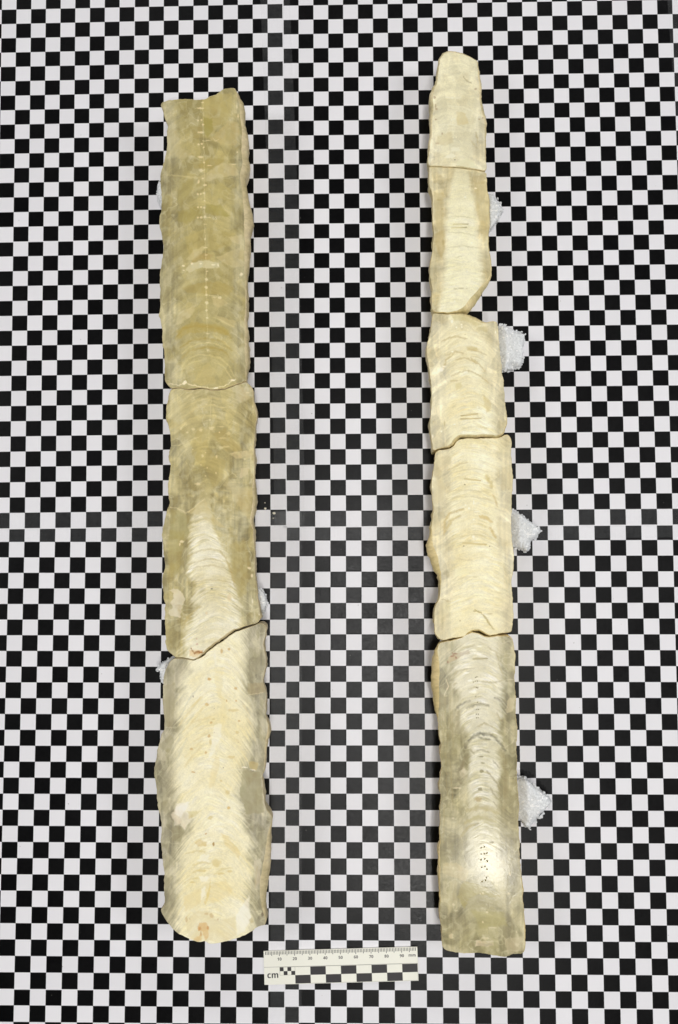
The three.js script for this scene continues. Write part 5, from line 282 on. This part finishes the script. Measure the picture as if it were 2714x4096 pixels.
function ringOutline(outline, step) {          // evenly spaced points round the outline: x, z, inset
  const n = outline.length, out = []; let left = 0;
  for (let k = 0; k < n; k++) {
    const a = outline[k], b = outline[(k + 1) % n], l = Math.hypot(b[0] - a[0], b[1] - a[1]);
    while (left < l) { const t = left / l; out.push([mix(a[0], b[0], t), mix(a[1], b[1], t), mix(a[2], b[2], t)]); left += step; }
    left -= l;
  }
  return out;
}
function relax(v, times) { for (let k = 0; k < times; k++) { const w = v.slice(); for (let i = 0; i < v.length; i++) { const a = w[(i + v.length - 1) % v.length], b = w[i], c = w[(i + 1) % v.length]; v[i] = Array.isArray(b) ? b.map((q, d) => (a[d] + 2 * q + c[d]) / 4) : (a + 2 * b + c) / 4; } } return v; }
function pitGeometry(loop, top, deep) {         // walls and floor of a cut in the face
  const pos = [], idx = [], n = loop.length;
  for (const [x, z] of loop) pos.push(x, top, z); for (const [x, z] of loop) pos.push(x, top - deep, z);
  let mx = 0, mz = 0; for (const [x, z] of loop) { mx += x / n; mz += z / n; } pos.push(mx, top - deep, mz);
  for (let k = 0; k < n; k++) { const l = (k + 1) % n; idx.push(k, l, n + k, l, n + l, n + k, n + k, n + l, 2 * n); }
  const g = new THREE.BufferGeometry(); g.setAttribute('position', new THREE.Float32BufferAttribute(pos, 3)); g.setIndex(idx);
  const f = g.toNonIndexed(); f.computeVertexNormals(); return f;
}
PIECES.forEach((P, number) => {
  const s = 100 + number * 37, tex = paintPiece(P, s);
  const S = relax(ringOutline(P.outline, 0.9), 1), N = S.length;
  for (const q of S) { const [x, z] = q; q[0] += 0.9 * (fbm(x * 0.6, z * 0.6, 520, 3) - 0.5); q[1] += 0.9 * (fbm(x * 0.6, z * 0.6, 521, 3) - 0.5); }
  let mx = 0, mz = 0; for (const q of S) { mx += q[0] / N; mz += q[1] / N; }
  let area = 0; for (let k = 0; k < N; k++) { const a = S[k], b = S[(k + 1) % N]; area += a[0] * b[1] - b[0] * a[1]; }
  const turn = Math.sign(area), nor = S.map((q, k) => { const a = S[(k + N - 3) % N], b = S[(k + 3) % N], l = Math.hypot(b[0] - a[0], b[1] - a[1]) || 1; return [-(b[1] - a[1]) / l * turn, (b[0] - a[0]) / l * turn]; });
  S.forEach((q, k) => { q[0] -= nor[k][0] * 0.28; q[1] -= nor[k][1] * 0.28; });
  const inset = relax(S.map((q) => q[2]), 5);
  const F = relax(S.map((q, k) => [q[0] + nor[k][0] * inset[k], q[1] + nor[k][1] * inset[k]]), 1);
  const group = thing('stalagmite_piece', P.label, 'stone piece', new THREE.Vector3(mx * MM, P.base * MM, mz * MM), 'broken pieces of two sawn stalagmites');
  const top = P.h - P.base, L = (x, z) => [(x - mx) * MM, (z - mz) * MM];

  // the sawn face, with the sampling cuts taken out of it
  const shape = new THREE.Shape(F.map((q) => { const [x, z] = L(q[0], q[1]); return new THREE.Vector2(x, -z); }));
  const pits = [];
  for (const [xa, za, xb, zb, w] of P.slots) {
    const a = Math.atan2(zb - za, xb - xa), loop = [], n = 16;
    for (let i = 0; i < n; i++) { const t = a + Math.PI / 2 + i / (n - 1) * Math.PI; loop.push([xa + Math.cos(t) * w / 2, za + Math.sin(t) * w / 2]); }
    for (let i = 0; i < n; i++) { const t = a - Math.PI / 2 + i / (n - 1) * Math.PI; loop.push([xb + Math.cos(t) * w / 2 * 0.8, zb + Math.sin(t) * w / 2 * 0.8]); }
    pits.push(['sample_slot', loop.map((q, i) => [q[0] + 0.2 * (hash(i, 1, s) - 0.5), q[1] + 0.2 * (hash(i, 2, s) - 0.5)]), 0.6]);
  }
  P.holes.forEach(([x, z, wide], k) => { const r = wide * (0.88 + 0.24 * hash(k, 3, s)), loop = []; for (let i = 0; i < 14; i++) { const t = i / 14 * Math.PI * 2; loop.push([x + r * Math.cos(t), z + r * 1.12 * Math.sin(t)]); } pits.push(['drill_hole', loop, 1.1]); });
  for (const [, loop] of pits) shape.holes.push(new THREE.Path(loop.map(([x, z]) => { const q = L(x, z); return new THREE.Vector2(q[0], -q[1]); })));
  const face = new THREE.ShapeGeometry(shape); face.rotateX(-Math.PI / 2); face.translate(0, top * MM, 0);
  const fp = face.attributes.position, fuv = face.attributes.uv;
  for (let k = 0; k < fp.count; k++) fuv.setXY(k, (fp.getX(k) / MM + mx - tex.x0) / (tex.x1 - tex.x0), 1 - (fp.getZ(k) / MM + mz - tex.z0) / (tex.z1 - tex.z0));
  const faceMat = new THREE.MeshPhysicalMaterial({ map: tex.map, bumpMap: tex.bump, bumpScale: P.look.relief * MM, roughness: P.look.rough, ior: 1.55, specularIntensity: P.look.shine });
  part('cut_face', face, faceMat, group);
  const pitMat = new THREE.MeshStandardMaterial({ color: SRGB(...P.look.k2), roughness: 0.8 });   // the same stone
  for (const [name, loop, deep] of pits) part(name, pitGeometry(loop.map(([x, z]) => L(x, z)), top * MM, deep * MM), pitMat, group);

  // the natural outside: a bevel at the sawn edge, a bulge, then curving in to the narrow back that rests on the sheet
  const bins = {}; for (const q of S) { const b = Math.round((q[1] - mz) / 6); (bins[b] ??= [1e9, -1e9]); bins[b][0] = Math.min(bins[b][0], q[0]); bins[b][1] = Math.max(bins[b][1], q[0]); }
  const spine = (z) => { const b = (z - mz) / 6, i = Math.floor(b), get = (k) => { const v = bins[k] ?? bins[k - 1] ?? bins[k + 1]; return v ? (v[0] + v[1]) / 2 : mx; }; return mix(get(i), get(i + 1), b - i); };
  const outward = (g) => { const p = g.attributes.position, m = g.attributes.normal, cy = top * MM * 0.4; let d = 0; for (let k = 0; k < p.count; k++) d += p.getX(k) * m.getX(k) + (p.getY(k) - cy) * m.getY(k) + p.getZ(k) * m.getZ(k); return d > 0; };
  const levels = [[0, 0], [0.12, 0], [0.32, 0.992], [0.52, 0.94], [0.68, 0.85], [0.81, 0.72], [0.91, 0.56], [0.97, 0.42], [1, 0.3]];
  const pos = [], uv = [], idx = []; let zc = 0; for (const q of S) zc += q[1] / N;
  const rows = [];
  rows.push(F.map((q) => [q[0], top, q[1]]));
  rows.push(S.map((q, k) => [mix(F[k][0], q[0], 0.45), top - 0.12 - inset[k] * 0.15, mix(F[k][1], q[1], 0.45)]));
  rows.push(S.map((q, k) => [q[0], top - 0.4 - inset[k] * 0.6, q[1]]));
  for (const [d, c] of levels.slice(2)) rows.push(S.map((q, k) => {
    const first = top - 0.4 - inset[k] * 0.6, y = first * (1 - (d - 0.12) / 0.88), cx = spine(q[1]), lump = (1 - d) * 3.2 * (fbm(q[0] * 0.13 + d * 2, q[1] * 0.13, s + 22, 3) - 0.5);
    return [cx + (q[0] - cx) * c - nor[k][0] * lump, Math.max(0, y), zc + (q[1] - zc) * (1 - 0.03 * (1 - c)) - nor[k][1] * lump];
  }));
  rows.forEach((row, r) => { let run = 0; for (let k = 0; k <= N; k++) { const q = row[k % N]; if (k) run += 0.9; const [x, z] = L(q[0], q[2]); pos.push(x, q[1] * MM, z); uv.push(run / 60, q[1] / 60); } });
  for (let r = 0; r + 1 < rows.length; r++) for (let k = 0; k < N; k++) { const a = r * (N + 1) + k, b = a + 1, c = a + N + 1, d = c + 1; if (turn > 0) idx.push(a, b, c, b, d, c); else idx.push(a, c, b, b, c, d); }
  const g = new THREE.BufferGeometry(); g.setAttribute('position', new THREE.Float32BufferAttribute(pos, 3)); g.setAttribute('uv', new THREE.Float32BufferAttribute(uv, 2)); g.setIndex(idx); g.computeVertexNormals();
  const nn = g.attributes.normal; for (let r = 0; r < rows.length; r++) { const a = r * (N + 1), b = a + N; const v = new THREE.Vector3().fromBufferAttribute(nn, a).add(new THREE.Vector3().fromBufferAttribute(nn, b)).normalize(); nn.setXYZ(a, v.x, v.y, v.z); nn.setXYZ(b, v.x, v.y, v.z); }
  const crust = part('outer_crust', g, new THREE.MeshStandardMaterial({ map: crustMap, color: SRGB(...P.look.crust), roughness: 0.5, bumpMap: crustBump, bumpScale: 0.0006, side: THREE.DoubleSide }), group);
  if (!outward(g)) throw new Error('crust inside out');
  if (P.tip) group.rotation.z = P.tip;
});

// ------------------------------------------------------------------ torn foam wedges under the pieces
const foamCells = (() => {
  const w = 512, c = canvas(w, w), g = c.getContext('2d'), img = g.createImageData(w, w);
  for (let j = 0; j < w; j++) for (let i = 0; i < w; i++) {
    const [v, e] = cells(i * 0.045, j * 0.045, 130), q = 0.9 + 0.07 * (v - 0.5) + 0.07 * smooth(0.16, 0, e) + 0.14 * (fbm(i * 0.05, j * 0.05, 131, 3) - 0.5) + (v > 0.93 ? 0.12 : 0), o = 4 * (j * w + i);
    img.data[o] = clamp(q * 250, 0, 255); img.data[o + 1] = clamp(q * 253, 0, 255); img.data[o + 2] = 255 * clamp(q); img.data[o + 3] = 255;
  }
  g.putImageData(img, 0, 0); const t = colourMap(c); t.wrapS = t.wrapT = THREE.RepeatWrapping; return t;
})();
const foamMat = new THREE.MeshPhysicalMaterial({ map: foamCells, roughness: 0.3, ior: 1.4, bumpMap: greyMap(512, 512, (x, y) => { const [, e] = cells(x * 0.06, y * 0.06, 120); return 0.7 * smooth(0, 0.35, e) + 0.3 * fbm(x * 0.1, y * 0.1, 121, 3); }, true), bumpScale: 0.00007 });
const FOAM = [
{"label":"sliver of white foam under the long olive piece","h":11,"base":0.85,"inside":[-127.8,-122.7],"outline":[[-123.6,-257.1],[-129.2,-256.1],[-131.4,-253.4],[-131.9,-251.1],[-131.5,-247.7],[-130.8,-243.7],[-129.6,-238.4],[-127.9,-236.7],[-122.7,-237.7]]},
{"label":"foam scrap beside the olive to white piece, above its slanting break","h":10,"base":0.85,"inside":[-60.7,-64.4],"outline":[[-63.8,22.9],[-60.4,20.7],[-57.5,23.6],[-55.2,28.3],[-55.4,33.0],[-56.8,37.1],[-59.9,38.0],[-64.4,36.1]]},
{"label":"pointed foam scrap under the cream end of the slanting break","h":10,"base":0.85,"inside":[-122.5,-114.7],"outline":[[-114.7,66.9],[-116.6,65.8],[-120.3,67.7],[-124.7,70.8],[-128.8,74.7],[-125.9,75.8],[-124.3,80.6],[-123.0,83.1],[-117.7,80.0]]},
{"label":"foam wedge beside the white-cored piece next to the tip","h":10,"base":0.55,"inside":[95.9,90.3],"outline":[[90.6,-245.8],[93.5,-246.4],[97.7,-246.1],[98.6,-243.4],[101.2,-241.4],[103.1,-237.7],[104.3,-234.7],[101.7,-230.4],[100.4,-227.1],[98.1,-224.8],[95.1,-220.6],[90.3,-221.2]]},
{"label":"large squarish bubbly foam wedge beside the short slotted cream piece","h":12,"base":0.55,"inside":[104.7,96.3],"outline":[[96.3,-154.2],[98.8,-155.4],[102.3,-155.4],[108.4,-152.5],[113.4,-150.2],[116.9,-149.2],[117.2,-146.3],[116.2,-143.0],[115.8,-135.3],[114.7,-126.9],[109.9,-125.6],[106.7,-124.3],[101.0,-123.8],[97.2,-125.0]]},
{"label":"foam wedge with tufted corner beside the piece with two wide slots","h":11,"base":0.55,"inside":[112.4,102.9],"outline":[[103.2,-31.1],[106.7,-31.5],[108.6,-30.8],[115.1,-26.0],[121.7,-21.6],[123.2,-19.7],[126.6,-17.5],[126.6,-15.9],[122.5,-11.5],[120.2,-10.2],[118.0,-4.9],[116.7,-2.7],[112.9,-4.6],[106.4,-6.2],[102.9,-7.1]]},
{"label":"diamond shaped grey-white foam wedge beside the drilled piece with arched cracks","h":12,"base":0.55,"inside":[115.4,105.4],"outline":[[105.8,146.1],[109.5,144.8],[113.5,143.9],[116.2,145.4],[120.5,149.6],[124.1,152.0],[127.8,155.1],[130.5,158.1],[127.0,162.9],[122.7,167.8],[118.9,171.4],[115.2,175.9],[113.1,174.5],[109.7,170.8],[105.4,169.7]]}
];
FOAM.forEach((f, number) => {
  const s = 300 + number * 13, O = relax(ringOutline(f.outline.map((q) => [q[0], q[1], 0]), 0.45), 1), N = O.length;
  let mx = 0, mz = 0; for (const q of O) { mx += q[0] / N; mz += q[1] / N; }
  for (const q of O) { const [x, z] = q, r = 0.6 * (fbm(x * 0.9, z * 0.9, s, 3) - 0.5) + 0.6 * (hash(Math.round(x * 3), Math.round(z * 3), s) - 0.5), l = Math.hypot(x - mx, z - mz) || 1; q[0] += (x - mx) / l * r; q[1] += (z - mz) / l * r; }
  const pos = [], uv = [], idx = [], rings = [];
  for (const [c, y] of [[0.9, 0.02], [0.985, 0.25], [1, 0.55], [0.985, 0.82], [0.955, 0.95]]) rings.push([c, y]);
  for (let k = 1; k <= 22; k++) rings.push([0.955 * (1 - k / 22), 1]);
  rings.forEach(([c, y], r) => { for (let k = 0; k < N; k++) {
    let x = mx + (O[k][0] - mx) * c, z = mz + (O[k][1] - mz) * c;
    const inner = smooth(f.inside[0], f.inside[1], x), fall = mix(1, 0.55, inner);
    const [, e, d1] = cells(x * 0.75, z * 0.75, s + 3), bub = 0.55 * (1 - d1) + 0.9 * (fbm(x * 0.35, z * 0.35, s + 4, 3) - 0.5) * 2;
    if (r > 0 && r < 5) { x += 0.7 * (noise(k * 0.9, r * 1.7, s + 6) - 0.5); z += 0.7 * (noise(k * 0.9 + 40, r * 1.7, s + 6) - 0.5); }
    const hgt = y * f.h * fall * (1 - 0.25 * smooth(0.6, 1, c) * noise(x * 0.3, z * 0.3, s + 7)) + (y > 0.5 ? bub * 0.55 : 0);
    pos.push((x - mx) * MM, Math.max(0.02, hgt) * MM, (z - mz) * MM); uv.push(x / 22, z / 22 + y * f.h / 22);
  } });
  for (let r = 0; r + 1 < rings.length; r++) for (let k = 0; k < N; k++) { const l = (k + 1) % N, a = r * N + k, b = r * N + l, c = a + N, d = b + N; idx.push(a, c, b, b, c, d); }
  let area = 0; for (let k = 0; k < N; k++) { const a = O[k], b = O[(k + 1) % N]; area += a[0] * b[1] - b[0] * a[1]; }
  if (area > 0) for (let k = 0; k < idx.length; k += 3) { const t = idx[k]; idx[k] = idx[k + 1]; idx[k + 1] = t; }
  const g = new THREE.BufferGeometry(); g.setAttribute('position', new THREE.Float32BufferAttribute(pos, 3)); g.setAttribute('uv', new THREE.Float32BufferAttribute(uv, 2)); g.setIndex(idx); g.computeVertexNormals();
  const parts = [g.toNonIndexed()];
  for (let k = 0; k < N; k += 1) {             // torn tufts along the rim
    if (hash(k, 9, s) < 0.7) continue;
    const q = O[k], l = Math.hypot(q[0] - mx, q[1] - mz), dx = (q[0] - mx) / l, dz = (q[1] - mz) / l, y = f.h * (0.35 + 0.6 * hash(k, 8, s)) * mix(1, 0.55, smooth(f.inside[0], f.inside[1], q[0])), r = 0.3 + 0.3 * hash(k, 7, s);
    const b = new THREE.IcosahedronGeometry(r * MM, 0); b.scale(1 + hash(k, 4, s) * 1.4, 0.7, 1 + hash(k, 5, s) * 1.4); b.rotateY(hash(k, 6, s) * 6); b.translate((q[0] - mx + dx * 0.25) * MM, y * MM, (q[1] - mz + dz * 0.25) * MM);
    parts.push(b);
  }
  const m = new THREE.Mesh(mergeGeometries(parts.map((p) => { const q = p.index ? p.toNonIndexed() : p; for (const n of Object.keys(q.attributes)) if (!['position', 'normal', 'uv'].includes(n)) q.deleteAttribute(n); return q; })), foamMat);
  m.name = numbered('foam_wedge'); m.position.set(mx * MM, f.base * MM, mz * MM); m.castShadow = m.receiveShadow = true;
  scene.add(tag(m, f.label, 'foam', 'torn white foam wedges'));
});

// ------------------------------------------------------------------ loose crumbs
const crumbMat = new THREE.MeshStandardMaterial({ color: SRGB(226, 220, 200), roughness: 0.6 });
[[-57.34,-32.22,0.75,"tiny white stone crumb in a black square, nearer the thick stalagmite"],[-51.32,-29.0,0.85,"rounded white stone crumb in the black square just above the paper seam"],[-57.62,-36.12,0.35,"speck of stone above the crumb beside the thick stalagmite"],[-51.98,-25.71,0.3,"speck of stone below the rounded crumb above the seam"]].forEach(([x, z, r, label], k) => {
  const g = new THREE.DodecahedronGeometry(r * MM, 1), p = g.attributes.position;
  for (let i = 0; i < p.count; i++) { const v = new THREE.Vector3().fromBufferAttribute(p, i), d = v.clone().normalize(), f = 0.75 + 0.5 * noise(d.x * 2 + k * 9, d.y * 2 + d.z * 3, 400); p.setXYZ(i, v.x * f * 1.15, v.y * f * 0.8, v.z * f); }
  g.computeVertexNormals(); const m = new THREE.Mesh(g, crumbMat); m.name = numbered('stone_crumb'); m.position.set(x * MM, (0.9 + r * 0.7) * MM, z * MM); m.castShadow = m.receiveShadow = true;
  scene.add(tag(m, label, 'crumb', 'stone crumbs beside the thick stalagmite'));
});

scene.traverse((o) => { if (o.isMesh && o.material !== tapeMat) { o.castShadow = true; o.receiveShadow = true; } });
renderer.render(scene, camera);
